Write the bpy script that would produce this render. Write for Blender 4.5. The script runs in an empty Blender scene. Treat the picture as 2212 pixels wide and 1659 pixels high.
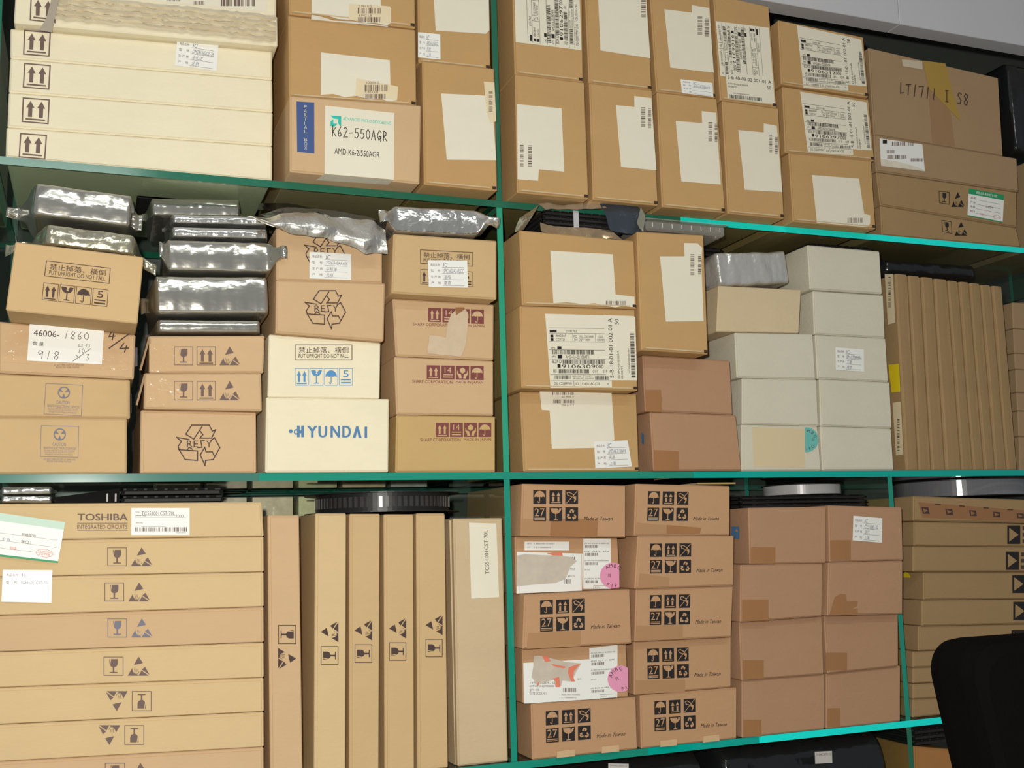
import bpy, bmesh, math, random
from mathutils import Vector, Matrix, noise

# ------------------------------------------------------------------ camera
S = bpy.context.scene
C = S.collection
EYE = Vector((0.0, -1.45, 1.30))
FPX, YAW, PITCH, ROLL = 2364.4, 0.3673, 0.1419, -0.0281
fw = Vector((math.sin(YAW) * math.cos(PITCH), math.cos(YAW) * math.cos(PITCH), math.sin(PITCH)))
r0 = Vector((math.cos(YAW), -math.sin(YAW), 0))
u0 = r0.cross(fw)
RT = r0 * math.cos(ROLL) + u0 * math.sin(ROLL)
UP = -r0 * math.sin(ROLL) + u0 * math.cos(ROLL)
cam = bpy.data.cameras.new('camera')
cam.sensor_width = 36.0
cam.lens = FPX / 2212 * 36.0
cam.clip_start = 0.02
camo = bpy.data.objects.new('camera', cam)
C.objects.link(camo)
camo.matrix_world = Matrix(((RT.x, UP.x, -fw.x, EYE.x), (RT.y, UP.y, -fw.y, EYE.y), (RT.z, UP.z, -fw.z, EYE.z), (0, 0, 0, 1)))
S.camera = camo

# ------------------------------------------------------------------ world, lights, exposure
S.view_settings.view_transform = 'Standard'
S.view_settings.look = 'None'
S.view_settings.gamma = 1.0
S.view_settings.use_curve_mapping = False
S.view_settings.exposure = 0.0
w = bpy.data.worlds.new('world')
S.world = w
w.use_nodes = True
w.node_tree.nodes['Background'].inputs[0].default_value = (0.92, 0.96, 1.0, 1)
w.node_tree.nodes['Background'].inputs[1].default_value = 0.19


def light(name, kind, loc, energy, color=(1, 1, 1), rot=(0, 0, 0), **kw):
    l = bpy.data.lights.new(name, kind)
    l.energy = energy
    l.color = color
    for k, v in kw.items():
        setattr(l, k, v)
    o = bpy.data.objects.new(name, l)
    C.objects.link(o)
    o.location = loc
    o.rotation_euler = rot
    return o


# the camera's own flash, just above and left of the lens
light('camera_flash', 'POINT', EYE + RT * -0.035 + UP * 0.055, 64.0, (1.0, 0.965, 0.88), shadow_soft_size=0.012)
# unseen area lamps added behind the camera for fill and foil highlights
light('added_fill_area', 'AREA', (0.6, -2.2, 2.85), 14.0, (0.95, 1.0, 0.97), (0, 0, 0), shape='RECTANGLE', size=1.3, size_y=0.12)
light('added_fill_area.001', 'AREA', (-0.5, -3.2, 2.85), 14.0, (0.95, 1.0, 0.97), (0, 0, 0), shape='RECTANGLE', size=1.3, size_y=0.12)


# ------------------------------------------------------------------ pixels to places
def ray(px, py):
    return RT * (px - 1106.0) + UP * (829.5 - py) + fw * FPX


def at(px, py, val, ax=1):
    """point where the sight line of a photo pixel meets the plane (axis ax) = val"""
    d = ray(px, py)
    return EYE + d * ((val - EYE[ax]) / d[ax])


ZT, ZM, ZB = EYE.z + 0.4928, EYE.z + 0.0957, EYE.z - 0.2989   # shelf tops
TH = 0.010
ZL = ZB - 0.235
DEPTH = 0.42


# ------------------------------------------------------------------ materials
def srgb(r, g, b):
    f = lambda c: (c / 255 / 12.92) if c / 255 <= 0.04045 else ((c / 255 + 0.055) / 1.055) ** 2.4
    return (f(r), f(g), f(b))


MATS = {}


def mat(name, col, rough=0.6, metal=0.0, spec=0.3, var=0.0, scale=30.0, bump=0.0, bscale=80.0, stretch=(1, 1, 1), coat=0.0):
    if name in MATS:
        return MATS[name]
    m = bpy.data.materials.new(name)
    m.use_nodes = True
    nt = m.node_tree
    b = nt.nodes['Principled BSDF']
    b.inputs['Base Color'].default_value = (*col, 1)
    b.inputs['Roughness'].default_value = rough
    b.inputs['Metallic'].default_value = metal
    b.inputs['Specular IOR Level'].default_value = spec
    if coat:
        b.inputs['Coat Weight'].default_value = coat
        b.inputs['Coat Roughness'].default_value = 0.12
    if var or bump:
        tc = nt.nodes.new('ShaderNodeTexCoord')
        mp = nt.nodes.new('ShaderNodeMapping')
        mp.inputs['Scale'].default_value = stretch
        nt.links.new(tc.outputs['Object'], mp.inputs[0])
    if var:
        n = nt.nodes.new('ShaderNodeTexNoise')
        n.inputs['Scale'].default_value = scale
        n.inputs['Detail'].default_value = 6
        n.inputs['Roughness'].default_value = 0.7
        nt.links.new(mp.outputs[0], n.inputs['Vector'])
        mr = nt.nodes.new('ShaderNodeMapRange')
        mr.inputs[1].default_value = 0.3
        mr.inputs[2].default_value = 0.7
        mr.inputs[3].default_value = 1 - var
        mr.inputs[4].default_value = 1 + var
        nt.links.new(n.outputs[0], mr.inputs[0])
        mx = nt.nodes.new('ShaderNodeMix')
        mx.data_type = 'RGBA'
        mx.blend_type = 'MULTIPLY'
        mx.inputs[0].default_value = 1
        mx.inputs[6].default_value = (*col, 1)
        nt.links.new(mr.outputs[0], mx.inputs[7])
        nt.links.new(mx.outputs[2], b.inputs['Base Color'])
    if bump:
        n2 = nt.nodes.new('ShaderNodeTexNoise')
        n2.inputs['Scale'].default_value = bscale
        n2.inputs['Detail'].default_value = 3
        nt.links.new(mp.outputs[0], n2.inputs['Vector'])
        bp = nt.nodes.new('ShaderNodeBump')
        bp.inputs['Strength'].default_value = bump
        bp.inputs['Distance'].default_value = 0.004
        nt.links.new(n2.outputs[0], bp.inputs['Height'])
        nt.links.new(bp.outputs[0], b.inputs['Normal'])
    MATS[name] = m
    return m


def card(name, col):
    return mat('cardboard_' + name, col, 0.85, 0, 0.15, 0.035, 9, 0.10, 160, (1, 1, 2))


K_AMD = card('ochre', (0.53, 0.33, 0.145))
K_TOS = card('sand', (0.66, 0.485, 0.265))
K_PINK = card('pinkish', (0.62, 0.425, 0.245))
K_TAN = card('tan', (0.60, 0.42, 0.22))
K_TWN = card('taiwan', (0.51, 0.30, 0.165))
K_RED = card('reddish', (0.45, 0.262, 0.155))
K_OLD = card('drab', (0.39, 0.262, 0.148))
K_OLV = card('olive', (0.37, 0.242, 0.12))
K_WHT = card('cream_white', (0.84, 0.765, 0.565))
K_GRY = card('grey_white', (0.66, 0.62, 0.50))
K_BUFF = card('buff', (0.66, 0.53, 0.34))
EDGE = mat('cut_board_edge', (0.42, 0.36, 0.25), 0.9)
PAPER = mat('label_paper', (0.80, 0.75, 0.61), 0.55, spec=0.35, var=0.03, scale=10)
PAPERW = mat('label_paper_white', (0.86, 0.86, 0.82), 0.45, spec=0.4)
CREAM = mat('label_paper_cream', (0.78, 0.66, 0.44), 0.6)
TORN = mat('torn_paper_backing', (0.58, 0.51, 0.42), 0.9, var=0.08, scale=60)
TORNW = mat('torn_white_paper', (0.72, 0.66, 0.55), 0.9, var=0.08, scale=60)
TAPE = mat('brown_packing_tape', (0.37, 0.18, 0.075), 0.3, spec=0.45, var=0.05, scale=8)
TAPE2 = mat('dark_packing_tape', (0.33, 0.16, 0.07), 0.3, spec=0.45)
TAPE3 = mat('pale_packing_tape', (0.45, 0.255, 0.13), 0.25, spec=0.5, bump=0.15, bscale=40)
TAPEY = mat('yellow_tape', (0.43, 0.27, 0.06), 0.35, spec=0.4)
YEL = mat('yellow_sticker', (0.80, 0.62, 0.02), 0.4)
BLK = mat('black_ink', (0.022, 0.018, 0.018), 0.6)
BRN = mat('brown_black_ink', (0.075, 0.045, 0.04), 0.7)
GRYI = mat('faded_ink', (0.17, 0.115, 0.10), 0.7)
BLUEI = mat('faded_blue_ink', (0.20, 0.19, 0.24), 0.7)
PEN = mat('ballpoint_ink', (0.20, 0.20, 0.26), 0.6)
NAVY = mat('navy_label', (0.055, 0.10, 0.27), 0.5)
BLUE = mat('blue_ink', (0.09, 0.28, 0.56), 0.6)
BLUE2 = mat('steel_blue_ink', (0.09, 0.22, 0.42), 0.6)
MAR = mat('maroon_ink', (0.22, 0.065, 0.06), 0.7)
TEAL = mat('teal_ink', (0.03, 0.55, 0.45), 0.6)
TEALS = mat('teal_sticker', (0.16, 0.50, 0.45), 0.5)
PINK = mat('pink_sticker', (0.80, 0.33, 0.50), 0.5)
RED = mat('red_paper', (0.80, 0.22, 0.14), 0.6)
REDI = mat('red_ink', (0.75, 0.18, 0.14), 0.6)
GREEN = mat('green_card_band', (0.02, 0.33, 0.13), 0.5)
BLKP = mat('black_plastic', (0.018, 0.018, 0.018), 0.38, spec=0.3)
BLKM = mat('matt_black_plastic', (0.022, 0.021, 0.02), 0.55, spec=0.25)
BLKF = mat('black_film', (0.012, 0.013, 0.014), 0.14, spec=0.6, bump=0.5, bscale=18)
CHAIRM = mat('black_upholstery', (0.0035, 0.003, 0.003), 0.95, spec=0.03, bump=0.2, bscale=300)
FOIL = mat('silver_foil', (0.66, 0.64, 0.57), 0.13, 0.86, spec=0.5, bump=0.28, bscale=24, stretch=(1, 1, 1.6))
FOILB = mat('bright_foil', (0.74, 0.73, 0.70), 0.16, 0.85, spec=0.5, bump=0.8, bscale=40)
FOILY = mat('yellowed_foil', (0.64, 0.61, 0.46), 0.16, 0.82, spec=0.5, bump=0.9, bscale=34)
GREYM = mat('grey_disc', (0.55, 0.54, 0.55), 0.3, spec=0.5)


def glass_mat(name, tint, frac=1.0):
    m = bpy.data.materials.new(name)
    m.use_nodes = True
    nt = m.node_tree
    for n in list(nt.nodes):
        nt.nodes.remove(n)
    out = nt.nodes.new('ShaderNodeOutputMaterial')
    tr = nt.nodes.new('ShaderNodeBsdfTransparent')
    tr.inputs[0].default_value = (*tint, 1)
    gl = nt.nodes.new('ShaderNodeBsdfGlossy')
    gl.inputs['Roughness'].default_value = 0.02
    fr = nt.nodes.new('ShaderNodeFresnel')
    fr.inputs[0].default_value = 1.5
    mu = nt.nodes.new('ShaderNodeMath')
    mu.operation = 'MULTIPLY'
    mu.inputs[1].default_value = frac
    mx = nt.nodes.new('ShaderNodeMixShader')
    ge = nt.nodes.new('ShaderNodeNewGeometry')
    nb = nt.nodes.new('ShaderNodeMath')
    nb.operation = 'SUBTRACT'
    nb.inputs[0].default_value = frac
    nt.links.new(ge.outputs['Backfacing'], nb.inputs[1])
    nb.use_clamp = True
    nt.links.new(nb.outputs[0], mu.inputs[1])
    nt.links.new(fr.outputs[0], mu.inputs[0])
    nt.links.new(mu.outputs[0], mx.inputs[0])
    nt.links.new(tr.outputs[0], mx.inputs[1])
    nt.links.new(gl.outputs[0], mx.inputs[2])
    nt.links.new(mx.outputs[0], out.inputs[0])
    MATS[name] = m
    return m


GLASS = glass_mat('float_glass', (0.90, 0.96, 0.92))
CLEAR = glass_mat('clear_plastic', (0.90, 0.90, 0.87))
CLEARF = glass_mat('cellophane', (0.80, 0.80, 0.76))
CLOUDY = glass_mat('cloudy_plastic', (0.92, 0.92, 0.90))
_nt = CLOUDY.node_tree
_pr = _nt.nodes.new('ShaderNodeBsdfPrincipled')
_pr.inputs['Base Color'].default_value = (0.62, 0.60, 0.54, 1)
_pr.inputs['Roughness'].default_value = 0.2
_mx = _nt.nodes.new('ShaderNodeMixShader')
_mx.inputs[0].default_value = 0.28
_out = [n for n in _nt.nodes if n.type == 'OUTPUT_MATERIAL'][0]
_src = _out.inputs[0].links[0].from_socket
_nt.links.new(_src, _mx.inputs[1])
_nt.links.new(_pr.outputs[0], _mx.inputs[2])
_nt.links.new(_mx.outputs[0], _out.inputs[0])
DULL = mat('dull_black', (0.013, 0.012, 0.012), 0.9, spec=0.03)
EG = mat('glass_edge_green', (0.02, 0.16, 0.10), 0.12, spec=0.6)
EG2 = mat('glass_edge_teal', (0.015, 0.28, 0.20), 0.12, spec=0.6)
EGL = mat('glass_edge_sage', (0.06, 0.20, 0.16), 0.12, spec=0.6)
EG_LIT = mat('glass_edge_lit_cyan', (0.0, 0.95, 0.86), 0.12, spec=0.8)  # light glowing through the right-hand glass edges, put into the base colour
EGD = mat('glass_divider_edge', (0.03, 0.36, 0.22), 0.12, spec=0.6)


# ------------------------------------------------------------------ object helpers
def mesh_obj(name, verts, faces, mats, origin, parent=None, midx=None, smooth=False):
    me = bpy.data.meshes.new(name)
    o = Vector(origin)
    me.from_pydata([tuple(Vector(v) - o) for v in verts], [], faces)
    for m in (mats if isinstance(mats, (list, tuple)) else [mats]):
        me.materials.append(m)
    if midx:
        me.polygons.foreach_set('material_index', midx)
    if smooth:
        me.polygons.foreach_set('use_smooth', [True] * len(me.polygons))
    me.update()
    ob = bpy.data.objects.new(name, me)
    C.objects.link(ob)
    if parent is not None:
        ob.parent = parent
    else:
        ob.location = o
    return ob


def tag(o, label=None, cat=None, group=None, kind=None):
    if label:
        o['label'] = label
    if cat:
        o['category'] = cat
    if group:
        o['group'] = group
    if kind:
        o['kind'] = kind
    return o


def thing(name, loc, label, cat, group=None):
    o = bpy.data.objects.new(name, None)
    o.empty_display_size = 0.03
    C.objects.link(o)
    o.location = loc
    return tag(o, label, cat, group)


def hexa(corners_front, y0, y1, bev=0.0014):
    """corners_front: four (x, z) TL TR BR BL, extruded from y0 to y1; returns verts, faces"""
    bm = bmesh.new()
    f = [bm.verts.new((x, y0, z)) for x, z in corners_front]
    b = [bm.verts.new((x, y1, z)) for x, z in corners_front]
    bm.faces.new((f[3], f[2], f[1], f[0]))
    bm.faces.new((b[0], b[1], b[2], b[3]))
    for i in range(4):
        j = (i + 1) % 4
        bm.faces.new((f[i], f[j], b[j], b[i]))
    bmesh.ops.recalc_face_normals(bm, faces=bm.faces)
    if bev:
        bmesh.ops.bevel(bm, geom=bm.edges[:], offset=bev, segments=1, affect='EDGES', profile=0.5)
    bm.verts.index_update()
    V = [v.co.copy() for v in bm.verts]
    F = [[v.index for v in fc.verts] for fc in bm.faces]
    bm.free()
    return V, F


def block(x0, x1, y0, y1, z0, z1, bev=0.0):
    return hexa([(x0, z1), (x1, z1), (x1, z0), (x0, z0)], y0, y1, bev)


def merge(parts):
    V, F = [], []
    for v, f in parts:
        o = len(V)
        V += v
        F += [[i + o for i in q] for q in f]
    return V, F


# ------------------------------------------------------------------ flat print
FONT = {}


def glyphs(s):
    if s in FONT:
        return FONT[s]
    c = bpy.data.curves.new('t', 'FONT')
    c.body = s
    c.resolution_u = 3
    o = bpy.data.objects.new('t', c)
    me = o.to_mesh()
    V = [(v.co.x, v.co.y) for v in me.vertices]
    F = [list(p.vertices) for p in me.polygons]
    o.to_mesh_clear()
    bpy.data.objects.remove(o)
    bpy.data.curves.remove(c)
    if not V:
        V, F = [(0, 0), (1, 1)], []
    x0, x1 = min(v[0] for v in V), max(v[0] for v in V)
    y0, y1 = min(v[1] for v in V), max(v[1] for v in V)
    V = [((x - x0) / max(x1 - x0, 1e-6), (y - y0) / max(y1 - y0, 1e-6)) for x, y in V]
    FONT[s] = (V, F, (x1 - x0) / max(y1 - y0, 1e-6))
    return FONT[s]


# pen strokes for hand-written signs, unit cells, y down
PENS = {
    '0': [[(.5, 0), (.15, .3), (.15, .7), (.5, 1), (.85, .7), (.85, .3), (.5, 0)]],
    '1': [[(.6, 0), (.4, 1)]], '2': [[(.1, .2), (.5, 0), (.85, .25), (.1, 1), (.95, .95)]],
    '3': [[(.1, .1), (.8, 0), (.45, .45), (.85, .7), (.5, 1), (.1, .9)]],
    '4': [[(.45, 0), (.05, .6), (.95, .55)], [(.75, .3), (.55, 1)]],
    '5': [[(.85, .02), (.25, .05), (.2, .45), (.7, .4), (.85, .7), (.5, 1), (.1, .9)]],
    '6': [[(.7, 0), (.2, .5), (.2, .85), (.5, 1), (.8, .8), (.6, .55), (.2, .7)]],
    '7': [[(.1, .05), (.9, 0), (.5, 1)]],
    '8': [[(.8, .1), (.4, 0), (.2, .25), (.75, .7), (.6, 1), (.25, .95), (.2, .7), (.75, .3), (.8, .1)]],
    '9': [[(.85, .15), (.4, 0), (.15, .3), (.45, .5), (.85, .15), (.7, 1)]],
    '-': [[(.2, .55), (.8, .5)]], '/': [[(.9, -.1), (.1, 1.1)]],
    'K': [[(.2, 0), (.15, 1)], [(.85, .1), (.2, .55), (.9, 1)]],
    'A': [[(.05, 1), (.5, 0), (.85, 1)], [(.2, .65), (.8, .6)]],
    'G': [[(.85, .15), (.5, 0), (.1, .5), (.45, 1), (.85, .7), (.5, .6), (.9, .55), (.8, 1.1)]],
    'R': [[(.2, 1), (.25, 0), (.75, .15), (.7, .45), (.25, .5), (.9, 1)]],
    'L': [[(.3, 0), (.25, .95), (.8, .85)]], 'T': [[(.1, .1), (.95, 0)], [(.55, .05), (.45, 1)]],
    'I': [[(.25, .05), (.75, 0)], [(.5, 0), (.5, 1)], [(.3, 1), (.7, 1)]],
    'S': [[(.8, .1), (.4, 0), (.2, .25), (.75, .65), (.6, .95), (.15, .95)]],
    'x': [[(.1, .2), (.9, .6)]], ' ': [],
}


class Draw:
    """collects flat ink shapes; u right, v down, in photo pixels or inside a pixel quad"""

    def __init__(s, b, quad=None, W=None, H=None, name='print', parent=None, lift=2, plane=None):
        s.b, s.quad, s.name, s.lift = b, quad, name, lift
        s.parent = parent or b.root
        s.plane = plane or (1, b.face)
        if quad:
            d = lambda a, c: math.hypot(a[0] - c[0], a[1] - c[1])
            s.W = W or (d(quad[0], quad[1]) + d(quad[3], quad[2])) / 2
            s.H = H or (d(quad[0], quad[3]) + d(quad[1], quad[2])) / 2
        s.P, s.F, s.M, s.mats, s.L = [], [], [], [], []

    def px(s, u, v):
        if not s.quad:
            return u, v
        a, c = u / s.W, v / s.H
        q = s.quad
        return tuple(q[0][i] * (1 - a) * (1 - c) + q[1][i] * a * (1 - c) + q[2][i] * a * c + q[3][i] * (1 - a) * c for i in (0, 1))

    def poly(s, pts, m=BLK, lay=0):
        n = len(s.P)
        s.P += list(pts)
        s.L += [lay] * len(pts)
        s.F.append(list(range(n, n + len(pts))))
        s.M.append(m)
        return s

    def rect(s, x, y, w, h, m=BLK, lay=0):
        return s.poly([(x, y), (x + w, y), (x + w, y + h), (x, y + h)], m, lay)

    def frame(s, x, y, w, h, t, m=BLK, lay=0):
        s.rect(x, y, w, t, m, lay)
        s.rect(x, y + h - t, w, t, m, lay)
        s.rect(x, y + t, t, h - 2 * t, m, lay)
        return s.rect(x + w - t, y + t, t, h - 2 * t, m, lay)

    def line(s, pts, t, m=BLK, lay=0):
        for k_, ((x0, y0), (x1, y1)) in enumerate(zip(pts, pts[1:])):
            dx, dy = x1 - x0, y1 - y0
            l = math.hypot(dx, dy) or 1
            dx, dy = dx / l * t / 2, dy / l * t / 2
            s.poly([(x0 - dx + dy, y0 - dy - dx), (x1 + dx + dy, y1 + dy - dx), (x1 + dx - dy, y1 + dy + dx), (x0 - dx - dy, y0 - dy + dx)], m, lay + (k_ % 3) * .15)
        return s

    def disc(s, cx, cy, rx, ry=None, m=BLK, lay=0, n=24, a0=0, a1=360, clip=None):
        ry = ry or rx
        k = n if a1 - a0 >= 360 else n + 1
        p = [(cx + rx * math.cos(math.radians(a0 + (a1 - a0) * i / n)), cy + ry * math.sin(math.radians(a0 + (a1 - a0) * i / n))) for i in range(k)]
        if clip:
            p = [(min(max(x, clip[0]), clip[1]), y) for x, y in p]
        return s.poly(p, m, lay)

    def ring(s, cx, cy, rx, ry, t, m=BLK, lay=0, n=24):
        p = [(cx + rx * math.cos(2 * math.pi * i / n), cy + ry * math.sin(2 * math.pi * i / n)) for i in range(n + 1)]
        return s.line(p, t, m, lay)

    def text(s, t, x, y, w, h, m=BLK, rot=0, shear=0.0, lay=0):
        V, F, _ = glyphs(t)
        n = len(s.P)
        for a, b in V:
            a2 = a + shear * b * h / max(w, 1e-6)
            if rot == 0:
                p = (x + a2 * w, y + (1 - b) * h)
            elif rot == 90:      # reads upwards
                p = (x + (1 - b) * w, y + (1 - a) * h)
            elif rot == 180:
                p = (x + (1 - a) * w, y + b * h)
            else:                # reads downwards
                p = (x + b * w, y + a * h)
            s.P.append(p)
            s.L.append(lay)
        for f in F:
            s.F.append([i + n for i in f])
            s.M.append(m)
        return s

    def textc(s, t, cx, cy, h, ang, m=BLK, lay=0, wide=1.0):
        V, F, asp = glyphs(t)
        n = len(s.P)
        ca, sa = math.cos(math.radians(ang)), math.sin(math.radians(ang))
        for a, b in V:
            x, y = (a - .5) * h * asp * wide, (.5 - b) * h
            s.P.append((cx + x * ca - y * sa, cy + x * sa + y * ca))
            s.L.append(lay)
        for f in F:
            s.F.append([i + n for i in f])
            s.M.append(m)
        return s

    def hand(s, t, x, y, w, h, pen, m=BLK, slope=0.0):
        k = w / len(t)
        for i, ch in enumerate(t):
            for st in PENS.get(ch, []):
                s.line([(x + (i + a * .85) * k, y + b * h + slope * (i + a) * k) for a, b in st], pen, m)
        return s

    def bars(s, x, y, w, h, seed=1, vert=False, m=BLK, n=None, lay=0):
        rnd = random.Random(seed)
        L = h if vert else w
        n = n or max(8, int(L / 2.2))
        ws = [rnd.choice((1, 1, 2, 3)) for _ in range(2 * n)]
        k = L / sum(ws)
        p = 0
        for i, a in enumerate(ws):
            if i % 2 == 0:
                if vert:
                    s.rect(x, y + p, w, a * k, m, lay)
                else:
                    s.rect(x + p, y, a * k, h, m, lay)
            p += a * k
        return s

    def done(s, label=None):
        if not s.P:
            return None
        ax, val = s.plane
        V = []
        for p, l in zip(s.P, s.L):
            q = s.px(*p)
            off = -(s.lift + l) * 0.0003
            V.append(at(q[0], q[1], val + off, ax))
        mats = []
        idx = []
        for m in s.M:
            if m not in mats:
                mats.append(m)
            idx.append(mats.index(m))
        o = mesh_obj(s.name, V, s.F, mats, s.b.root.location, s.parent, idx)
        return tag(o, label)


# ------------------------------------------------------------------ handling symbols
def sc(x, y, w, h, pts):
    return [(x + a * w, y + b * h) for a, b in pts]


def s_arrows(D, x, y, w, h, m, lay=0, split=None):
    for c in (.3, .7):
        D.poly(sc(x, y, w, h, [(c - .15, .42), (c, .14), (c + .15, .42)]), m, lay)
        D.poly(sc(x, y, w, h, [(c - .075, .42 if not split else .47), (c + .075, .42 if not split else .47), (c + .075, .8), (c - .075, .8)]), m, lay)
    D.poly(sc(x, y, w, h, [(.14, .86), (.86, .86), (.86, .92), (.14, .92)]), m, lay)


def s_wine(D, x, y, w, h, m, lay=0):
    D.poly(sc(x, y, w, h, [(.38, .13), (.71, .13), (.71, .38), (.66, .5), (.54, .56), (.54, .8), (.7, .81), (.7, .86), (.3, .86), (.3, .81), (.46, .8), (.46, .56), (.38, .52), (.33, .44)]), m, lay)
    D.poly(sc(x, y, w, h, [(.29, .13), (.335, .13), (.29, .4)]), m, lay)


def s_cocktail(D, x, y, w, h, m, lay=0):
    D.poly(sc(x, y, w, h, [(.1, .12), (.42, .12), (.5, .24), (.42, .3), (.6, .36), (.56, .24), (.66, .12), (.9, .12), (.84, .3), (.7, .42), (.535, .46), (.535, .82), (.7, .85), (.7, .89), (.3, .89), (.3, .85), (.465, .82), (.465, .46), (.3, .42), (.16, .3)]), m, lay)


def s_goblet(D, x, y, w, h, m, lay=0):
    D.poly(sc(x, y, w, h, [(.06, .07), (.6, .07), (.68, .14), (.64, .24), (.78, .16), (.75, .07), (.95, .07), (.86, .3), (.68, .44), (.535, .48), (.535, .85), (.68, .9), (.68, .94), (.32, .94), (.32, .9), (.465, .85), (.465, .48), (.32, .44), (.14, .3)]), m, lay)


def s_umbrella(D, x, y, w, h, m, lay=0, top=.12):
    p = [(.5 + .42 * math.cos(math.radians(a)), .5 + (.5 - top) * math.sin(math.radians(a))) for a in range(180, 361, 15)]
    D.poly(sc(x, y, w, h, p + [(.78, .46), (.64, .5), (.5, .46), (.36, .5), (.22, .46)]), m, lay)
    D.poly(sc(x, y, w, h, [(.47, .46), (.53, .46), (.53, .82), (.47, .82)]), m, lay)
    D.line(sc(x, y, w, h, [(.5, .8), (.47, .89), (.4, .89), (.36, .82)]), w * .05, m, lay)


def s_number(D, x, y, w, h, t, m, lay=0, wide=.4):
    D.text(t, x + w * (.5 - wide / 2), y + h * .12, w * wide, h * .4, m, lay=lay)
    D.rect(x + w * .14, y + h * .63, w * .72, h * .07, m, lay)
    D.rect(x + w * .14, y + h * .8, w * .72, h * .08, m, lay)


def s_hands(D, x, y, w, h, m, lay=0):
    D.poly(sc(x, y, w, h, [(.5, .12), (.7, .24), (.7, .44), (.5, .56), (.3, .44), (.3, .24)]), m, lay)
    for k in (-1, 1):
        D.poly(sc(x, y, w, h, [(.5 + k * a, b) for a, b in [(.4, .35), (.36, .35), (.32, .55), (.12, .6), (.05, .9), (.25, .92), (.3, .75), (.42, .6)]]), m, lay)


def s_esd(D, x, y, w, h, m, lay=0):
    for p in ([(.5, 0), (.7, .33), (.55, .38), (.28, .44)],
              [(.23, .56), (.2, .64), (.25, .8), (.33, .9), (.45, .93), (.5, 1), (0, 1)],
              [(.5, 1), (.53, .93), (.58, .86), (.63, .73), (.97, 1)],
              [(.8, .54), (1, .95), (.65, .68)]):
        D.poly(sc(x, y, w, h, p), m, lay)
    for f_ in ([(.3, .62), (.33, .74), (.32, .84)], [(.37, .64), (.38, .78)], [(.43, .65), (.43, .78)], [(.34, .86), (.42, .9), (.5, .86), (.52, .78)]):
        D.line(sc(x, y, w, h, f_), w * .018, m, lay)


def s_recycle(D, x, y, w, h, m, lay=0):
    for k in range(3):
        a = math.radians(120 * k)
        R = lambda p: (x + w * (.5 + (p[0] - .5) * math.cos(a) - (p[1] - .54) * math.sin(a)), y + h * (.54 + (p[0] - .5) * math.sin(a) + (p[1] - .54) * math.cos(a)))
        D.poly([R(p) for p in [(.3, .34), (.42, .12), (.6, .12), (.66, .22), (.74, .2), (.66, .42), (.5, .34), (.57, .3), (.5, .22), (.42, .4)]], m, lay)


def s_hook(D, x, y, w, h, m, lay=0):
    D.line(sc(x, y, w, h, [(.1, .93), (.93, .06)]), w * .05, m, lay)
    D.line(sc(x, y, w, h, [(.62, .5), (.2, .36), (.14, .2), (.3, .14), (.6, .3), (.82, .6)]), w * .06, m, lay)
    D.poly(sc(x, y, w, h, [(.55, .5), (.85, .45), (.84, .7), (.72, .88), (.66, .84), (.74, .66)]), m, lay)


def resy(b, q, m=BRN):
    D = Draw(b, q, 325, 312, 'recycling_mark')
    o = lambda pts: D.line([(a - 510, c - 835) for a, c in pts], 8, m)
    o([(640, 945), (580, 908), (625, 840), (755, 840), (778, 885), (803, 875), (772, 938), (685, 938), (708, 912), (685, 880)])
    o([(702, 850), (640, 945)])
    o([(768, 955), (795, 935), (835, 1010), (785, 1100), (728, 1107), (724, 1145), (688, 1065), (722, 1008), (732, 1042), (778, 1042), (792, 1068)])
    o([(605, 948), (512, 932), (548, 962), (524, 1000), (530, 1025), (575, 1100), (668, 1107), (668, 1035), (532, 1026)])
    o([(590, 1030), (606, 1006), (630, 1022)])
    D.text('RE', 78, 122, 84, 50, m).text('Y', 222, 122, 44, 50, m)
    D.line([(208, 122), (182, 124), (192, 172), (160, 174)], 8, m)
    D.done()


def esd_pair(b, q, m=GRYI, name='handling_symbols'):
    D = Draw(b, q, 97, 42, name)
    D.frame(0, 0, 42, 42, 1.5, m)
    s_wine(D, 0, 0, 42, 42, m)
    s_esd(D, 51, 0, 46, 42, m)
    D.done()


def rot_ccw(x0, y0, x1, y1):
    return [(x0, y1), (x0, y0), (x1, y0), (x1, y1)]


def rot_cw(x0, y0, x1, y1):
    return [(x1, y0), (x1, y1), (x0, y1), (x0, y0)]


def rot_180(x0, y0, x1, y1):
    return [(x1, y1), (x0, y1), (x0, y0), (x1, y0)]


def rq(x0, y0, x1, y1):
    return [(x0, y0), (x1, y0), (x1, y1), (x0, y1)]


def upright(b, q, m=BRN):
    D = Draw(b, q, 456, 125, 'caution_lettering')
    D.frame(0, 0, 456, 125, 5, m).text('禁止掉落、橫倒', 30, 20, 395, 48, m).text('PUT UPRIGHT DO NOT FALL', 30, 74, 395, 32, m)
    D.done()


def four_icons(b, q, m=BRN):
    D = Draw(b, q, 460, 134, 'handling_symbols')
    for i in range(4):
        D.frame(i * 117, 0, 109, 134, 4, m)
    s_arrows(D, 0, 0, 109, 134, m)
    s_cocktail(D, 117, 0, 109, 134, m)
    s_umbrella(D, 234, 0, 109, 134, m)
    s_number(D, 351, 0, 109, 134, '5', m)
    D.done()


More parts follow.
